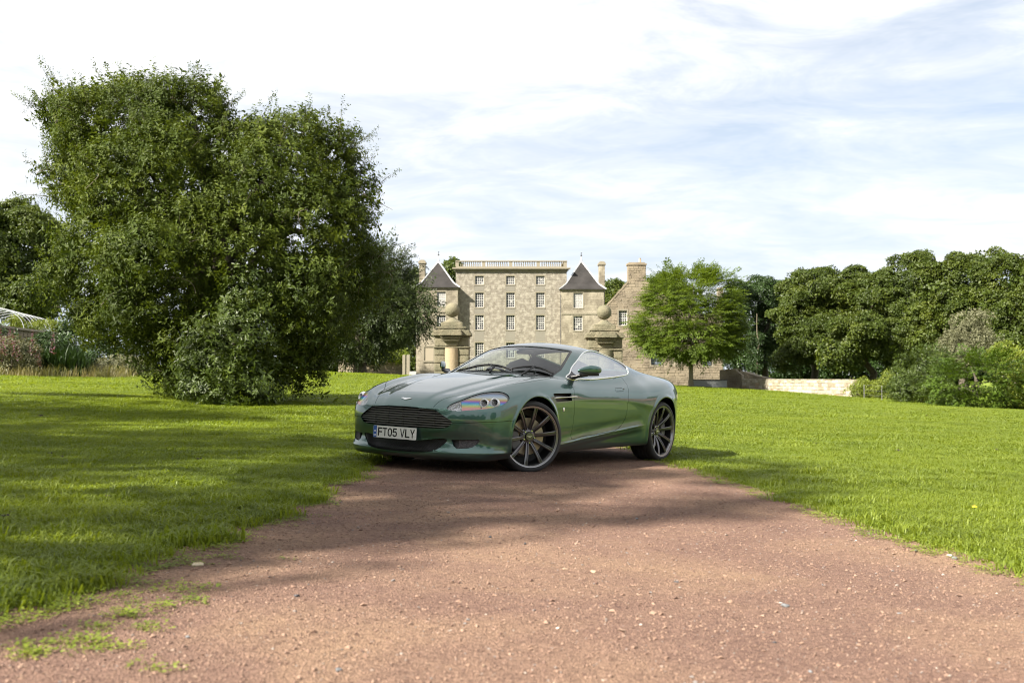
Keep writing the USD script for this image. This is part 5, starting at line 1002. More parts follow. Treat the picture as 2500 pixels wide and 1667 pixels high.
door_o = P(spline([(-.735, .905), (-.668, .877), (-.69, .853), (-.705, .827), (-.70, .75), (-.695, .62), (-.69, .45), (-.70, .303), (-.80, .309), (-1.1, .332), (-1.4, .353), (-1.578, .369), (-1.695, .408), (-1.775, .467), (-1.815, .575), (-1.835, .703), (-1.90, .83), (-1.94, .88), (-1.90, .955), (-1.752, .948), (-1.467, .927), (-1.12, .908), (-.86, .900)])).buffer(0)
arch = [m3.Manifold.cylinder(2.4, r - .006, circular_segments=96).rotate([90, 0, 0]).translate([x, 1.2, z]) for x, z, r in (RF, RR)]
arch = [a - m3.Manifold.cube([1.2, 1.0, 2], True).translate([x, 0, z]) for a, (x, z, r) in zip(arch, (RF, RR))]
bumper_cut = prism(P([(1.3, .02), (1.3, .47), (.884, .470), (.72, .489), (.5, .50), (.2, .515), (.2, .02)]), "y", -1.3, 1.3)
GAP = .0045
cut_all = prism(dlo.buffer(.004), "y", -1.3, 1.3) + prism(screen.buffer(.012), "z", .9, 1.6) + prism(rear_screen.buffer(.01), "z", .9, 1.6) + prism(grille_o, "x", .55, 1.3) + prism(intake_o, "x", .55, 1.3) + prism(both(duct_o), "x", .4, 1.3) + head_prism() + head_prism(side=-1) + arch[0] + arch[1]
vent_o = P([(-.275, .762), (-.635, .768), (-.642, .694), (-.33, .682)]).buffer(-.008).buffer(.008)
cut_all = cut_all + prism(vent_o, "y", -1.3, 1.3)
hv = P(spline([(.065, .345), (-.10, .352), (-.29, .385), (-.31, .43), (-.14, .40), (.03, .372)])).buffer(0)
cut_all = cut_all + prism(hv, "z", .75, 1.2) + prism(shapely.affinity.scale(hv, 1, -1, origin=(0, 0)), "z", .75, 1.2)
cowl_o = P(np.vstack([np.stack([-.385 - .40 * yy ** 2, yy], 1), np.stack([-.437 - .40 * yy[::-1] ** 2, yy[::-1]], 1)]))
HOOD_P = prism(hood_o, "z", .605, 1.2); DOOR_P = prism(door_o, "y", .3, 1.3)
REST = SHELL - cut_all
bonnet = (REST ^ prism(hood_o.buffer(-GAP), "z", .605, 1.2)) - prism(cowl_o.buffer(.01), "z", .8, 1.2)
REST = REST - HOOD_P
cowl = (SHELL - SK2) ^ prism(cowl_o, "z", .8, .985)
bumper = REST ^ bumper_cut.translate([0, 0, -GAP]); REST = REST - bumper_cut
handle_o = P([(-1.615, .827), (-1.775, .832), (-1.768, .803), (-1.605, .797)]).buffer(-.008).buffer(.008)
door = REST ^ prism(door_o.buffer(-GAP), "y", .3, 1.3)
door_handle = door ^ prism(handle_o, "y", .3, 1.3)
door = door - prism(handle_o.buffer(.004), "y", .3, 1.3)
REST = REST - DOOR_P - mirrored(DOOR_P)
panel("body", REST, PAINT, car, "outer"); panel("body_edge", REST, PAINT, car, "cut"); panel("cabin_lining", REST, CABIN, car, "inner")
panel("bonnet", bonnet, PAINT, car); panel("front_bumper", bumper, PAINT, car); panel("cowl", cowl, BLACK, car)
for sd in (1, -1):
    d = panel("door", door if sd > 0 else mirrored(door), PAINT, car, **({} if sd > 0 else {}))
    panel("handle", door_handle if sd > 0 else mirrored(door_handle), PAINT, d)
    lk = (-1.795, .822); y0 = float(on_skin(*lk)[0])
    obj("lock", (lambda vf: (vf[0] * [1, sd, 1] + [lk[0], sd * y0, lk[1]], vf[1] if sd > 0 else vf[1][:, ::-1]))(lathe([(0, .003), (.009, .003), (.010, -.004)], 16, "y")), BLACK, d)
for sd in (1, -1):                                   # mirrored copies keep their winding: mirror() of a Manifold stays outward
    pass
# inner body behind the gaps, with the cabin, wheel wells hollowed out
cav = prism(P([(-.46, .915), (-.75, .62), (-1.2, .45), (-1.75, .45), (-1.95, .84), (-2.95, .90), (-3.0, 1.5), (-.2, 1.5), (-.2, .955)]), "y", -.80, .80)
wells = [m3.Manifold.cylinder(2.4, .445, circular_segments=64).rotate([90, 0, 0]).translate([x, 1.2, z]) - m3.Manifold.cube([1.2, 1.04, 2], True).translate([x, 0, z]) for x, z, r in (RF, RR)]
heads = head_prism(.02, -.14) + head_prism(.02, -.14, side=-1)
INNER = SK2 - cav - wells[0] - wells[1]
INNER = INNER - heads
panel("inner_body", INNER, BLACK, car)
# glass
def glaze(name, p, mat, parent=car):
    return panel(name, p, mat, parent, "outer")
wsn = glaze("windscreen", GLZ ^ prism(screen, "z", .93, 1.6), SCREEN)
panel("screen_seal", (SHELL ^ prism(screen.buffer(.011).difference(screen.buffer(-.016)), "z", .935, 1.6)), BLACK, wsn, "outer")
glaze("rear_window", GLZ ^ prism(rear_screen, "z", .93, 1.6), SCREEN)
split = P([(-1.617, 1.30), (-1.72, 1.10), (-1.80, .90), (-1.812, .90), (-1.732, 1.10), (-1.629, 1.30)])
half = prism(P([(-1.623, 1.5), (-1.623, 1.3), (-1.726, 1.10), (-1.806, .90), (-1.806, .5), (0, .5), (0, 1.5)]), "y", -1.3, 1.3)
for sd in (1, -1):
    side = prism(dlo, "y", .3, 1.3) if sd > 0 else mirrored(prism(dlo, "y", .3, 1.3))
    g = GLZ ^ side
    glaze("door_window", g ^ half, SIDE_GLASS); glaze("quarter_window", g - half, SIDE_GLASS)
    pts = np.array(dlo.exterior.coords)[:-1]; pts = spline(pts[::4], 220)
    y = on_skin(pts[:, 0], pts[:, 1], sd)
    q = np.stack([pts[:, 0], y, pts[:, 1]], 1); q = np.vstack([q, q[:2]]); n = grad(q); n /= np.linalg.norm(n, axis=1, keepdims=True)
    MB().tube(q + n * .001, .0085, 6, cap=False).build("window_trim", CHROME, car, smooth=True)
    # black quarter light and the mirror standing on it
    sail = P([(-.735, .915), (-.885, .995), (-.90, .96), (-.905, .91), (-.80, .903)]); sm = (SHELL ^ prism(sail, "y", .3, 1.3))
    v, f, n = wall(sm, "outer"); v = v + n * .004
    if sd < 0: v, n, f = v * [1, -1, 1], n * [1, -1, 1], f[:, ::-1]
    obj("mirror_sail", (v, f), SATIN, car, normals=n)
    def hull(pp, seg=24):
        return m3.Manifold.batch_hull([m3.Manifold.sphere(r, seg).translate([x, y * sd, z]) for x, y, z, r in pp])
    sp_ = trimesh.creation.icosphere(4, 1.0); nv = np.array(sp_.vertices); nv = np.sign(nv) * np.abs(nv) ** .72; wy = (nv[:, 1] + 1) / 2; tz = .50 + .50 * np.clip(wy * 1.7, 0, 1) ** .8
    pz = .970 + (nv[:, 2] + 1) * .0455 * tz; py = .872 + wy * .165; pxm = -.80 - 1.15 * (py - .872) * .95 + nv[:, 0] * .052 * (.45 + .55 * tz); top = (np.stack([pxm, py * sd, pz], 1), np.array(sp_.faces)[:, ::1 if sd > 0 else -1])
    low = hull([(-.80, .895, .968, .010), (-.90, .95, .962, .014), (-.98, 1.0, .968, .016), (-.97, .93, .966, .014)])
    arm = hull([(-.80, .80, .93, .02), (-.86, .80, .935, .02), (-.82, .90, .957, .014), (-.90, .92, .957, .014)])
    mir = sub("wing_mirror", car)
    obj("mirror_shell", top, PAINT, mir, smooth=True); obj("mirror_underside", low, SATIN, mir, smooth=50); obj("mirror_arm", arm, SATIN, mir, smooth=50)
# grille, its slats
gr = sub("grille", car); zs_ = np.linspace(.425, .578, 8)
for z in zs_:
    ln = grille_o.buffer(-.004).intersection(sg.LineString([(-1, z), (1, z)])); y0, y1 = ln.bounds[0], ln.bounds[2]
    y = np.linspace(y0, y1, 40); x = nose_x(y, np.full(40, z)) - .012; b = MB(); k = np.arange(39)
    v = np.vstack([np.stack([x - dx, y, np.full(40, z + dz)], 1) for dx, dz in ((0, -.0018), (0, .0018), (.02, .003), (.02, -.001))])
    fs = []
    for s in range(4):
        t = (s + 1) % 4; fs.append(np.stack([s * 40 + k, s * 40 + k + 1, t * 40 + k + 1, t * 40 + k], 1))
    b.add(v, np.vstack(fs)).build("slat", SLAT, gr)
b = MB()
for y in (-.36, -.18, 0, .18, .36):
    z0, z1 = grille_o.intersection(sg.LineString([(y, 0), (y, 1)])).bounds[1::2]; zz = np.linspace(z0, z1, 8)
    b.tube(np.stack([nose_x(np.full(8, y), zz) - .042, np.full(8, y), zz], 1), .005, 5)
b.build("grille_strut", BLACK, gr)
rim_pts = np.array(grille_o.exterior.coords)[:-1]
lg = MB(); U_ = .013
for s in (-1, 1):
    for k in range(-75, 76):
        c0 = k * .0165; ln = intake_o.buffer(-.001).intersection(sg.LineString([(c0 - s * .3, -.06), (c0 + s * .3, .54)]))
        for q in getattr(ln, "geoms", [ln]):
            if q.length > .01:
                a = np.array(q.coords); t = np.linspace(0, 1, 5)[:, None]; p2 = a[0] * (1 - t) + a[-1] * t
                lg.tube(np.stack([nose_x(p2[:, 0], p2[:, 1]) - .028, p2[:, 0], p2[:, 1]], 1), .0013, 3, cap=False)
lg.build("lower_grille", BLACK, car)
MESHY = material("duct_mesh_look", {"tc": ("texture_coordinate", {}), "v": ("voronoi_texture", {"scale": 170.0}), "b": ("bump", {"strength": 0.8, "distance": 0.01}), "r": ("rgb_ramp", {"ramp": [(0.1, (0.012,) * 3), (0.5, (0.085, 0.08, 0.085))]}), "p": ("principled_bsdf", {"roughness": 0.5})},
    [("tc.object", "v.vector"), ("v.distance", "r.fac"), ("r.color", "p.base_color"), ("v.distance", "b.height"), ("b.normal", "p.normal")])
dm = (SK1 - SK2) ^ prism(duct_o.intersection(sg.box(.60, .2, .8, .4)).buffer(-.004), "x", .4, 1.3)
panel("brake_duct", dm, MESHY, car, "outer"); panel("brake_duct", mirrored(dm), MESHY, car, "outer")
# headlamps
for sd in (1, -1):
    hl = sub("headlamp", car); my = np.array([1, sd, 1])
    lens = GLZ ^ head_prism(-.0015, side=sd); panel("lens", lens, LENS, hl, "outer")
    line = sg.box(-1, -1, (np.array([.801, .602, .647]) - HO) @ HU, 1)
    ind = P([( (q - HO) @ HU, (q - HO) @ HV) for q in head3]).buffer(-.004)
    lu = ((np.array([.818, .615, .61]) - HO) @ HU)
    left_part = ind.intersection(sg.box(-1, -1, lu, 1)) ; right_part = ind.intersection(sg.box(lu, -1, 1, 1))
    tip = left_part if left_part.area < right_part.area else right_part
    im = (SK1 - SK2) ^ prism(tip, "f", -.2, .3, (HU, HV, HD, HO)); im = im if sd > 0 else mirrored(im)
    panel("indicator", im, CRYSTAL, hl, "outer")
    lampc = [(np.array(q) , r) for q, r in (((.675, .758, .661), .042), ((.590, .815, .668), .044))]
    bowl = (SK1 - SK2) ^ head_prism(-.004)
    AX = np.array([.93, .30, .18]); AX /= np.linalg.norm(AX); UX = np.cross([0, 0, 1.], AX); UX /= np.linalg.norm(UX); UZ = np.cross(AX, UX)
    for q, r in lampc: bowl = bowl - prism(sg.Point(0, 0).buffer(r * .97), "f", -.12, .15, (UX, UZ, AX, q - AX * .03))
    bowl = bowl - prism(tip.buffer(.003), "f", -.2, .3, (HU, HV, HD, HO))
    panel("reflector", bowl if sd > 0 else mirrored(bowl), BOWL, hl)
    ax_ = np.array([.93, .30, .18]); ax_ /= np.linalg.norm(ax_); ux = np.cross([0, 0, 1.], ax_); ux /= np.linalg.norm(ux); uz = np.cross(ax_, ux)
    for c3, r in (((.675, .758, .661), .042), ((.590, .815, .668), .044)):
        c3 = np.array(c3) - ax_ * .020
        def put(vf):
            v = vf[0]; w = c3 + v[:, :1] * ux + v[:, 1:2] * uz + v[:, 2:] * ax_; return (w * my, vf[1] if sd > 0 else vf[1][:, ::-1])
        obj("lamp_ring", put(lathe([(r * .64, -.012), (r * .69, .010), (r * .80, .018), (r * .95, .016), (r, .006), (r, -.03)], 36)), LAMP_WHITE, hl, smooth=40)
        obj("lamp_cup", put(lathe([(0, -.03), (r * .7, -.025), (r * .72, .004)], 36)), BLACK, hl, smooth=40)
        obj("projector", put((lambda m: (np.array(m.vertices) * [1, 1, .7], np.array(m.faces)))(trimesh.creation.icosphere(2, r * .5))), SATIN, hl, smooth=True)
    w0 = np.array([.737, .728, .604])
    wv = np.array([[math.cos(a) * .05, 0, max(math.sin(a), 0) * .038] for a in np.linspace(0, math.pi, 14)]); wd = np.array([-.55, .55, .10]); wd /= np.linalg.norm(wd)
    v = np.vstack([w0 - HD * k + wv[:, :1] * wd + wv[:, 2:] * HV for k in (.0, .05)]); m_ = m3.Manifold.hull_points((v * my).astype(np.float64)); obj("washer_cover", m_, BLACK, hl, smooth=30)
# side vent with its bright strake, wing badge
for sd in (1, -1):
    x = np.linspace(-.285, -.75, 12); z = np.linspace(.720, .735, 12); y = on_skin(x, z, sd)
    MB().tube(np.stack([x, y + sd * .004, z], 1), np.r_[.004, np.full(10, .0075), .004], 8).build("side_strake", CHROME, car, smooth=True)
    bx = (-.482, .605); by = float(on_skin(*bx)[0])
    v, f = lathe([(0, .008), (.012, .007), (.017, .002), (.017, -.004)], 20, "y"); obj("wing_badge", ((v * [1, 1, 1.25] * [1, -1, 1] if sd < 0 else v * [1, 1, 1.25]) + [bx[0], sd * by, bx[1]], f if sd > 0 else f[:, ::-1]), SILVER, car, smooth=30)
def wings(w):
    """a plain pair of spread wings"""
    h = w * .5; pts = [(0, .10), (.10, .16), (.22, .12), (.62, .16), (1.0, .10), (.93, .02), (.70, -.02), (.40, -.12), (.16, -.22), (0, -.24)]
    pts = pts + [(-a, b) for a, b in pts[::-1][1:-1]]
    return P([(a * h, b * h * .9) for a, b in pts]).buffer(0)
ew = wings(.128); em = trimesh.creation.extrude_polygon(ew, .006, engine="earcut").subdivide().subdivide()
v = np.array(em.vertices); xb = .872 - v[:, 1]; zb = top_z(np.clip(xb, -1, .93), v[:, 0]); nrm = grad(np.stack([xb, v[:, 0], zb], 1)); nrm /= np.linalg.norm(nrm, axis=1, keepdims=True)
obj("bonnet_badge", (np.stack([xb, v[:, 0], zb], 1) + nrm * (v[:, 2:] - .001), np.array(em.faces)[:, ::1]), SILVER, car)
# number plate
PLATE = plain("plate_white", (0.62, 0.62, 0.60), 0.35); PLATE_BLUE = plain("plate_blue", (0.015, 0.08, 0.33), 0.35); INK = plain("plate_black", (0.008, 0.008, 0.009), 0.4); WHITE = plain("white_print", (0.8, 0.8, 0.8), 0.4)
pl0 = np.array([.975, -.037, .350])
PR = np.array([[0, -.02, 1], [1, 0, 0], [0, 1, .02]]).astype(float)     # plate's own x -> +y, y -> +z, z -> +x
plate = sub("number_plate", car)
def on_plate(name, m, mat):
    v = np.array(m.vertices) @ PR.T + pl0; obj(name, (v, np.array(m.faces)), mat, plate)
base = trimesh.creation.extrude_polygon(sg.box(-.252, -.0475, .252, .0475).buffer(.008), .008, engine="earcut"); base.apply_translation([0, 0, -.004]); on_plate("plate_face", base, PLATE)
blue = trimesh.creation.extrude_polygon(sg.box(-.2585, -.0545, -.217, .0545), .0006, engine="earcut"); blue.apply_translation([0, 0, .0042]); on_plate("blue_band", blue, PLATE_BLUE)
x = -.201
for ch in "FT05 VLY":
    if ch == " ": x += .030; continue
    tm = meshkit.text_mesh(ch, .079, .0008, bold=True); bb = tm.bounds; w = .0545 if ch not in "T" else .052
    tm.apply_translation(-bb[0]); tm.apply_scale([w / (bb[1] - bb[0])[0], .079 / (bb[1] - bb[0])[1], 1]); tm.apply_translation([x, -.0395, .0046]); on_plate("plate_character", tm, INK); x += .0605
gb = meshkit.text_mesh("GB", .014, .0004, bold=True); gb.apply_translation(-gb.bounds.mean(0)); gb.apply_translation([-.238, -.033, .0053]); on_plate("country_letters", gb, WHITE)
for sx, sy in ((-.238, .004), (.236, -.006)):
    s_ = trimesh.creation.icosphere(2, .0075); s_.apply_scale([1, 1, .45]); s_.apply_translation([sx, sy, .0045]); on_plate("plate_screw", s_, WHITE)
# wipers
for (a, b, c) in (((-.46, -.40), (-.475, .28), (-.44, .05)), ((-.50, .25), (-.665, .66), (-.46, .44))):
    t = np.linspace(0, 1, 24); xy = np.stack([a[0] + (b[0] - a[0]) * t, a[1] + (b[1] - a[1]) * t], 1); bow = np.sin(t * math.pi)
    xy[:, 0] -= .035 * bow
    z = top_z(xy[:, 0], xy[:, 1]); wp = sub("wiper", car); p3 = np.stack([xy[:, 0], xy[:, 1], z + .016 + .012 * bow], 1)
    MB().tube(p3, (.009 + .005 * bow), 6).build("wiper_blade", BLACK, wp, smooth=True)
    MB().tube(np.array([[c[0] + .05, c[1], top_z(c[0] + .05, c[1]) + .005], [c[0], c[1] + .02, top_z(c[0], c[1]) + .035], p3[12] + [0, 0, .012]]), [.012, .010, .006], 6).build("wiper_arm", BLACK, wp, smooth=True)
# cabin: seats, wheel, dashboard
def sphere_hull(pp, seg=28): return m3.Manifold.batch_hull([m3.Manifold.sphere(r, seg).translate([x, y, z]) for x, y, z, r in pp])
for sy in (-.36, .36):
    st = sub("seat", car)
    obj("seat_back", sphere_hull([(-1.36, sy - .20, .55, .05), (-1.36, sy + .20, .55, .05), (-1.55, sy - .19, .90, .05), (-1.55, sy + .19, .90, .05), (-1.58, sy - .12, 1.04, .05), (-1.58, sy + .12, 1.04, .05), (-1.60, sy, 1.075, .055)]), LEATHER, st, smooth=40)
    obj("seat_cushion", sphere_hull([(-1.35, sy - .2, .50, .06), (-1.35, sy + .2, .50, .06), (-.90, sy - .2, .53, .06), (-.90, sy + .2, .53, .06)]), LEATHER, st, smooth=40)
    sd = 1 if sy > 0 else -1
    MB().tube([(-1.47, sy + sd * .235, .70), (-1.535, sy + sd * .22, .88), (-1.555, sy + sd * .16, 1.03)], [.02, .022, .014], 8).build("seat_bolster", LEATHER_PALE, st, smooth=True)
obj("dashboard", sphere_hull([(-.62, -.62, .90, .03), (-.62, .62, .90, .03), (-.98, -.64, .86, .04), (-.98, .64, .86, .04), (-.98, -.64, .65, .04), (-.98, .64, .65, .04), (-.60, -.4, .93, .02), (-.60, .4, .93, .02)]), CABIN, car, smooth=40)
obj("instrument_binnacle", sphere_hull([(-.92, -.48, .925, .03), (-.92, -.24, .925, .03), (-.78, -.36, .93, .03)]), CABIN, car, smooth=40)
a = np.linspace(0, 2 * math.pi, 41); sw = np.stack([-1.13 + .075 * np.sin(a), -.36 + .18 * np.cos(a), .845 + .165 * np.sin(a)], 1)
MB().tube(sw, .016, 8, cap=False).tube([(-1.13, -.53, .845), (-1.10, -.36, .835), (-1.13, -.19, .845)], .018, 6).build("steering_wheel", BLACK, car, smooth=True)
obj("parcel_shelf", sphere_hull([(-2.0, -.58, .85, .03), (-2.0, .58, .85, .03), (-2.8, -.48, .90, .03), (-2.8, .48, .90, .03)]), CABIN, car, smooth=40)
obj("rear_view_mirror", sphere_hull([(-1.13, -.10, 1.185, .02), (-1.13, .10, 1.185, .02), (-1.10, .0, 1.235, .012)]), BLACK, car, smooth=40)
# wheels
def spoke(ang, w0, w1, r0, r1, yo, depth):
    n, t = 14, np.linspace(0, 1, 14); r = r0 + (r1 - r0) * t; yv = yo - depth * (1 - t) ** 1.8 - .010 * np.sin(t * math.pi) * 0; hw = w0 + (w1 - w0) * t
    sec = [(-1, -.022), (-1, -.004), (-.72, 0), (-.38, 0), (-.18, -.006), (.18, -.006), (.38, 0), (.72, 0), (1, -.004), (1, -.022)]
    k = len(sec); c, s = math.cos(ang), math.sin(ang); V = []
    for q, (a_, b_) in enumerate(sec):
        x, z = r * c - hw * a_ * s, r * s + hw * a_ * c; V.append(np.stack([x, yv + b_ * (1 + .6 * (1 - t)), z], 1))
    V = np.vstack(V); i = np.arange(n - 1); F = []
    for q in range(k):
        e = (q + 1) % k; F.append(np.stack([q * n + i, e * n + i, e * n + i + 1, q * n + i + 1], 1))
    return V, np.vstack(F)
wheel_w = {0: .255, 1: .288}
for ax_i, xw, zw, steer in ((0, 0.0, .345, math.radians(-27)), (1, -2.70, .347, 0.0)):
    for sd in (1, -1):
        W = wheel_w[ax_i]; wx = UsdGeom.Xform.Define(stage, path_for("wheel", car)); st_ = steer
        cs, sn = math.cos(st_), math.sin(st_); Rw = np.array([[cs, -sn, 0], [sn, cs, 0], [0, 0, 1]])
        if sd < 0: Rw = Rw @ np.array([[-1, 0, 0], [0, -1, 0], [0, 0, 1]])
        yc = .784 if ax_i == 0 else .776
        wx.AddTransformOp().Set(mat4(Rw, (xw, sd * yc, zw))); wp = wx.GetPrim(); o = W / 2; R_ = .345 if ax_i == 0 else .347
        prof = [(.290, o - .012), (.297, o - .004), (.306, o + .002), (.320, o - .001), (.333, o - .009), (.341, o - .022), (R_, o - .04)]
        for gz in (-.062, 0.0, .062):
            pass
        mid = [(R_, .078), (R_ - .007, .075), (R_ - .007, .068), (R_, .065), (R_, .026), (R_ - .007, .023), (R_ - .007, .016), (R_, .013), (R_, -.013), (R_ - .007, -.016), (R_ - .007, -.023), (R_, -.026), (R_, -.065), (R_ - .007, -.068), (R_ - .007, -.075), (R_, -.078)]
        back = [(R_, -o + .04), (.341, -o + .022), (.333, -o + .009), (.320, -o + .001), (.30, -o + .004), (.285, -o + .02)]
        v, f = lathe(prof + mid + back, 96, "y"); obj("tyre", (v, f[:, ::-1] if False else f), RUBBER, wp, smooth=28)
        v, f = lathe([(.268, o - .030), (.276, o - .020), (.278, o - .012), (.284, o - .011), (.286, o - .004), (.293, o - .002), (.297, o - .010), (.296, o - .03)], 96, "y"); obj("rim", (v, f), RIM_EDGE, wp, smooth=28)
        v, f = lathe([(.20, -.06), (.262, -.05), (.270, o - .022)], 72, "y"); obj("rim_barrel", (v, f), RIM_DARK, wp, smooth=40)
        yo = o - .016; dep = .050 if ax_i == 0 else .075
        ph = math.radians(28)
        for k in range(10):
            obj("spoke", spoke(ph + k * math.pi / 5, .0165, .0205, .055, .279, yo, dep), RIM, wp, smooth=35)
        hy = yo - dep
        v, f = lathe([(0, hy - .03), (.085, hy - .03), (.085, hy - .012), (.070, hy - .002), (.050, hy + .004), (.044, hy + .004)], 40, "y"); obj("hub", (v, f[:, ::-1]), RIM, wp, smooth=35)
        v, f = lathe([(.040, hy - .002), (.041, hy + .012), (.037, hy + .017), (0, hy + .018)][::1], 32, "y"); obj("hub_cap", (v, f[:, ::-1]), plain("hub_cap_grey", (.10, .10, .11), .3, .6) if "/World/Looks/hub_cap_grey" not in _used else None, wp, smooth=35) if False else obj("hub_cap", (v, f[:, ::-1]), RIM, wp, smooth=35)
        ww = trimesh.creation.extrude_polygon(wings(.056), .002, engine="earcut"); vv = np.array(ww.vertices); obj("hub_badge", (np.stack([-vv[:, 0], hy + .018 + vv[:, 2], vv[:, 1]], 1), np.array(ww.faces)), SILVER, wp)
        for k in range(5):
            a_ = ph + math.pi / 10 + k * 2 * math.pi / 5; v, f = lathe([(.010, hy - .012), (.010, hy + .008), (.006, hy + .013), (0, hy + .013)], 10, "y"); obj("wheel_nut", (v + [.060 * math.cos(a_), 0, .060 * math.sin(a_)], f[:, ::-1]), CHROME, wp, smooth=40)
        v, f = lathe([(.09, .035), (.178, .035), (.178, .005), (.09, .005)], 48, "y"); obj("brake_disc", (v, f[:, ::-1]), DISC, wp)
        a0 = math.radians(-15 if ax_i == 0 else 165); aa = np.linspace(a0 - .55, a0 + .55, 9)
        cal = m3.Manifold.batch_hull([m3.Manifold.sphere(.012, 12).translate([r_ * math.cos(q), y_, r_ * math.sin(q)]) for q in aa for r_ in (.135, .195) for y_ in (-.03, .058)]); obj("brake_caliper", cal, CALIPER, wp, smooth=40)
# ------------------------------------------------------------------ small things on the ground
STONE_G = plain("grey_whinstone", (.13, .135, .14), .8); STONE_P = plain("pale_pebble", (.42, .38, .33), .85); STONE_D = plain("dark_stone", (.045, .045, .05), .75); STONE_T = plain("tan_pebble", (.33, .24, .16), .85)
def loose_stone(px, py, wpx, mat, label, seed, flat=.6, name="loose_stone"):
    q = ground_at(px, py); q[2] = float(drive_z(q[0], q[1])); s = wpx / FOCAL_PX * q[1] / 2; r = np.random.default_rng(seed); m = chip(seed, flat); v = np.array(m.to_mesh().vert_properties[:, :3]) * s * [1.15, .9, 1]; tm = trimesh.Trimesh(v, np.array(m.to_mesh().tri_verts)).subdivide().subdivide(); tm = trimesh.smoothing.filter_laplacian(tm, iterations=2)
    x = thing(name, label, "stone", q, r.uniform(0, 6.28)); v = np.array(tm.vertices); v[:, 2] -= v[:, 2].min() + .25 * s * flat; obj("stone_body", (v, np.array(tm.faces)), mat, x, smooth=40); return x
for i, (px, py, w, m, lb) in enumerate([
    (1916, 1486, 26, STONE_G, "largest grey stone on the right half of the drive"), (1905, 1477, 14, STONE_P, "white flake beside the largest grey stone"), (824, 1645, 26, STONE_G, "grey stone at the bottom edge of the drive"), (458, 1565, 17, STONE_G, "grey pebble near the weeds at the lower left"), (726, 1463, 18, STONE_D, "dark stone left of the drive's middle"),
    (1197, 1317, 13, STONE_D, "small black stone before the car's front wheel"), (1282, 1333, 11, STONE_D, "tiny dark stone right of the small black one"), (1652, 1425, 17, STONE_D, "flat dark stone on the sunlit drive"), (1889, 1572, 15, STONE_D, "dark grey pebble low on the right of the drive"), (2009, 1432, 11, STONE_G, "small grey pebble on the right of the drive"),
    (1098, 1544, 12, STONE_P, "pale pebble in the lower middle of the drive"), (1362, 1538, 11, STONE_P, "cream pebble right of the lower middle"), (2318, 1360, 20, STONE_P, "pale stone at the right verge"), (2330, 1367, 18, STONE_G, "grey stone beside the pale one at the right verge"), (2238, 1348, 12, STONE_G, "small grey stone by the right verge weeds"),
    (2122, 1306, 12, STONE_G, "grey pebble just below the right verge"), (2194, 1502, 14, STONE_G, "grey-blue pebble on the lower right of the drive"), (1979, 1645, 14, STONE_G, "grey pebble near the bottom right"), (1565, 1530, 12, STONE_P, "light pebble on the sunlit middle right"), (1180, 1630, 12, STONE_T, "tan pebble near the bottom middle"),
    (1450, 1403, 24, STONE_T, "flat tan flake left of the sunlit drive"), (1380, 1396, 18, STONE_T, "thin tan flake near the shade's edge"), (1555, 1270, 10, STONE_G, "pebble behind the shade's edge right of the middle")]):
    loose_stone(px, py, w, m, lb, 500 + i, .55 if "flake" not in lb and "flat" not in lb else .25)
q = ground_at(483, 1385); chipw = thing("wood_chip", "pale wood chip lying on the gravel near the left verge", "wood chip", [q[0], q[1], float(drive_z(q[0], q[1])) + .004], .3); MB().box([-.026, -.014, -.002], [.024, .014, .005]).build("chip_face", plain("pale_wood", (.58, .50, .36), .7), chipw); MB().box([-.020, .010, .005], [.022, .019, .009]).build("splinter", plain("split_wood", (.50, .41, .28), .7), chipw)
# worm-cast clods and old leaves on the lawn
CLOD = plain("dark_earth", (.035, .028, .020), .95)
for i, (px, py, w, lb) in enumerate([(100, 1023, 26, "dark clod of earth at the far left of the lawn"), (126, 1118, 20, "clod of earth left of its twin on the left lawn"), (150, 1125, 18, "clod of earth right of its twin on the left lawn"), (490, 1130, 26, "dark clod of earth in the middle of the left lawn"), (261, 1226, 20, "dark clod of earth in the long grass near the left foreground"), (12, 1276, 22, "clod of earth cut by the left picture edge"),
    (2190, 1107, 22, "brown clod of earth in the middle of the right lawn"), (2012, 1030, 16, "small brown clod far out on the right lawn"), (2264, 1018, 14, "tiny dark clod high on the right lawn"), (1948, 971, 14, "dark clod on the far right lawn below the pale wall"), (1990, 1088, 12, "faint clod left of the middle of the right lawn"), (2435, 1104, 12, "small clod near the right edge of the lawn"), (560, 1025, 14, "little clod before the evergreen on the left lawn")]):
    q = ground_at(px, py); s = w / FOCAL_PX * q[1] / 2; x = thing("earth_clod", lb, "clod", [q[0], q[1], float(ground_z(q[0], q[1])) + .03 + .01], i * 1.3); ms = MB(); r = np.random.default_rng(600 + i)
    for k in range(5):
        m = chip(610 + i * 7 + k, .6); v = np.array(m.to_mesh().vert_properties[:, :3]) * s * r.uniform(.3, .55) + [r.normal(0, s * .5), r.normal(0, s * .3), r.uniform(0, s * .2)]; ms.add(v, np.array(m.to_mesh().tri_verts))
    ms.build("crumbs", CLOD, x, kind="stuff")
q = ground_at(2380, 1276); d = thing("dandelion", "single yellow dandelion flower in the grass of the right verge", "flower", [q[0], q[1], float(ground_z(q[0], q[1]))]); MB().tube([(0, 0, 0), (0, 0, .11)], .002, 5).build("stem", BLADE, d); v, f = lathe([(0, .108), (.018, .112), (.014, .12), (0, .122)], 12); obj("flower_head", (v, f), plain("dandelion_yellow", (.75, .50, .01), .7), d)
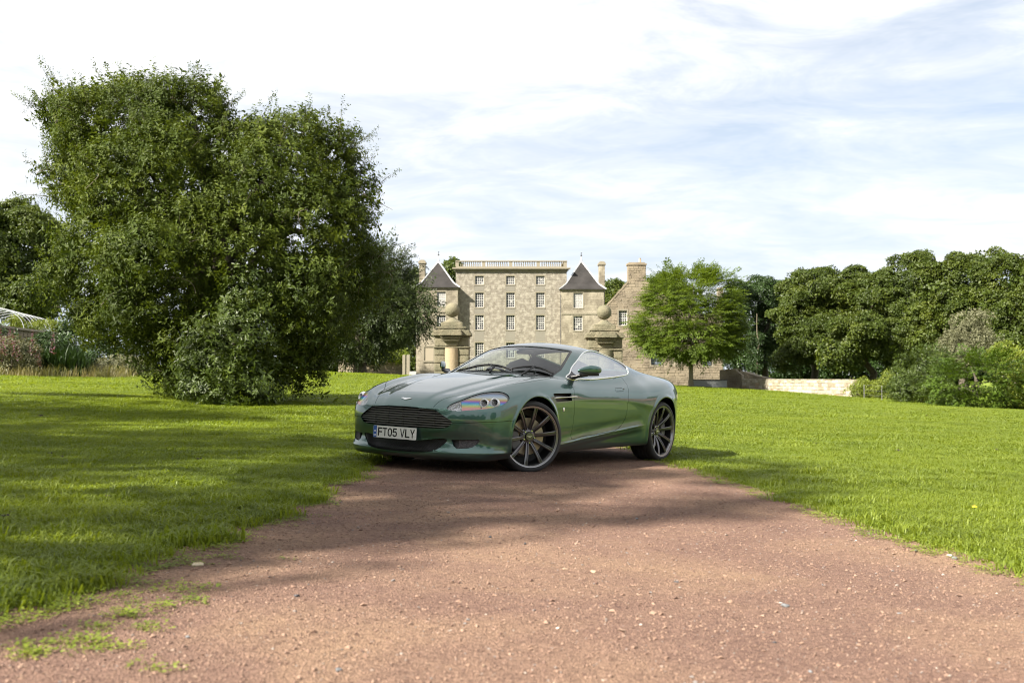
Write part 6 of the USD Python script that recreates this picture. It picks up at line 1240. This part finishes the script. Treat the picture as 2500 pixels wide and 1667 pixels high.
# weeds creeping on to the gravel
WEED = leaf_mat("creeping_weed", [(.1, (.09, .14, .012)), (.5, (.18, .23, .018)), (.85, (.32, .32, .025)), (1, (.50, .42, .03))], rough=.6, trans=.35, noise=2.0)
def rosette(seed, n=26):
    r = np.random.default_rng(seed); V, F = [], []
    for k in range(n):
        a = r.uniform(0, 6.28); q = r.uniform(0, .07); p = np.array([q * math.cos(a), q * math.sin(a), r.uniform(.002, .03)]); leaf2(V, F, p, np.array([math.cos(a), math.sin(a), r.uniform(-.1, .6)]), np.array([0, 0, 1.]) + r.normal(0, .3, 3), r.uniform(.010, .022), r.uniform(.004, .008), .2)
    return np.array(V), np.array(F)
KW = [(rosette(s), WEED) for s in range(5)]; r = np.random.default_rng(88); P_ = []
clumps = [(40, 1525, 40), (110, 1500, 40), (175, 1580, 50), (90, 1590, 50), (60, 1600, 45), (240, 1540, 40), (290, 1505, 30), (325, 1510, 28), (360, 1540, 30), (250, 1590, 30), (420, 1445, 40), (470, 1448, 30), (520, 1370, 30), (540, 1360, 40), (600, 1310, 50), (480, 1480, 30), (390, 1490, 30), (690, 1370, 12), (650, 1280, 40), (700, 1265, 40), (740, 1240, 40), (330, 1480, 25), (150, 1470, 30), (200, 1465, 25), (310, 1595, 20), (380, 1640, 20), (560, 1335, 40), (450, 1380, 30), (760, 1215, 40), (800, 1200, 40),
          (1840, 1198, 18), (2150, 1300, 22), (2215, 1330, 26), (2280, 1345, 26), (2100, 1268, 30), (2020, 1245, 30), (2160, 1290, 30), (1950, 1225, 30), (2490, 1430, 14), (2390, 1400, 14), (2140, 1302, 14)]
for px, py, s in clumps:
    for _ in range(int(s * .17)):
        x, y = px + r.normal(0, s * .9), py + r.normal(0, s * .22); q = ground_at(x, min(y, 1666)); P_.append([q[0], q[1], float(drive_z(q[0], q[1])) + .002])
for edge, sg_n in ((le_j, -1), (re_j, 1)):                       # the ragged margins
    for _ in range(900):
        y = 3.2 + 14 * r.random() ** 1.3; x = np.interp(y, edge[:, 1], edge[:, 0]) + sg_n * (r.exponential(.16) - .20) * (1 if sg_n < 0 else 1.3); P_.append([x, y, float(drive_z(x, y)) + .004])
P_ = np.array(P_); s = r.uniform(.4, 1.05, len(P_)); instancer("creeping_weeds", KW, r.integers(0, 5, len(P_)), P_, quat_axis([0, 0, 1], r.random(len(P_)) * 6.28), np.c_[s, s, s * r.uniform(.4, .8, len(P_))], kind="stuff", label="low yellow-green weeds creeping on to the gravel along both verges", cat="weeds")
# wire fence beside the hedge
f0, f1 = px_at(2110, 985, 68), px_at(2300, 992, 60); OFFSET = f0.copy(); OFFSET[2] = float(ground_z(f0[0], f0[1])); fn = thing("wire_fence", "thin wire fence on posts in front of the hedge at the right", "fence", OFFSET)
GALV = plain("galvanised_wire", (.13, .13, .125), .6, .3); t = np.linspace(0, 1, 5)
for k in t:
    p = f0 + (f1 - f0) * k; z = float(ground_z(p[0], p[1])); MB().tube([[p[0], p[1], z - .2], [p[0], p[1], z + .95]], .025, 6).build("post", GALV, fn)
for h in (.3, .6, .93):
    w = np.array([[*(f0 + (f1 - f0) * k)[:2], float(ground_z(*(f0 + (f1 - f0) * k)[:2])) + h] for k in t]); MB().tube(w, .005, 4).build("wire", GALV, fn)
OFFSET = None
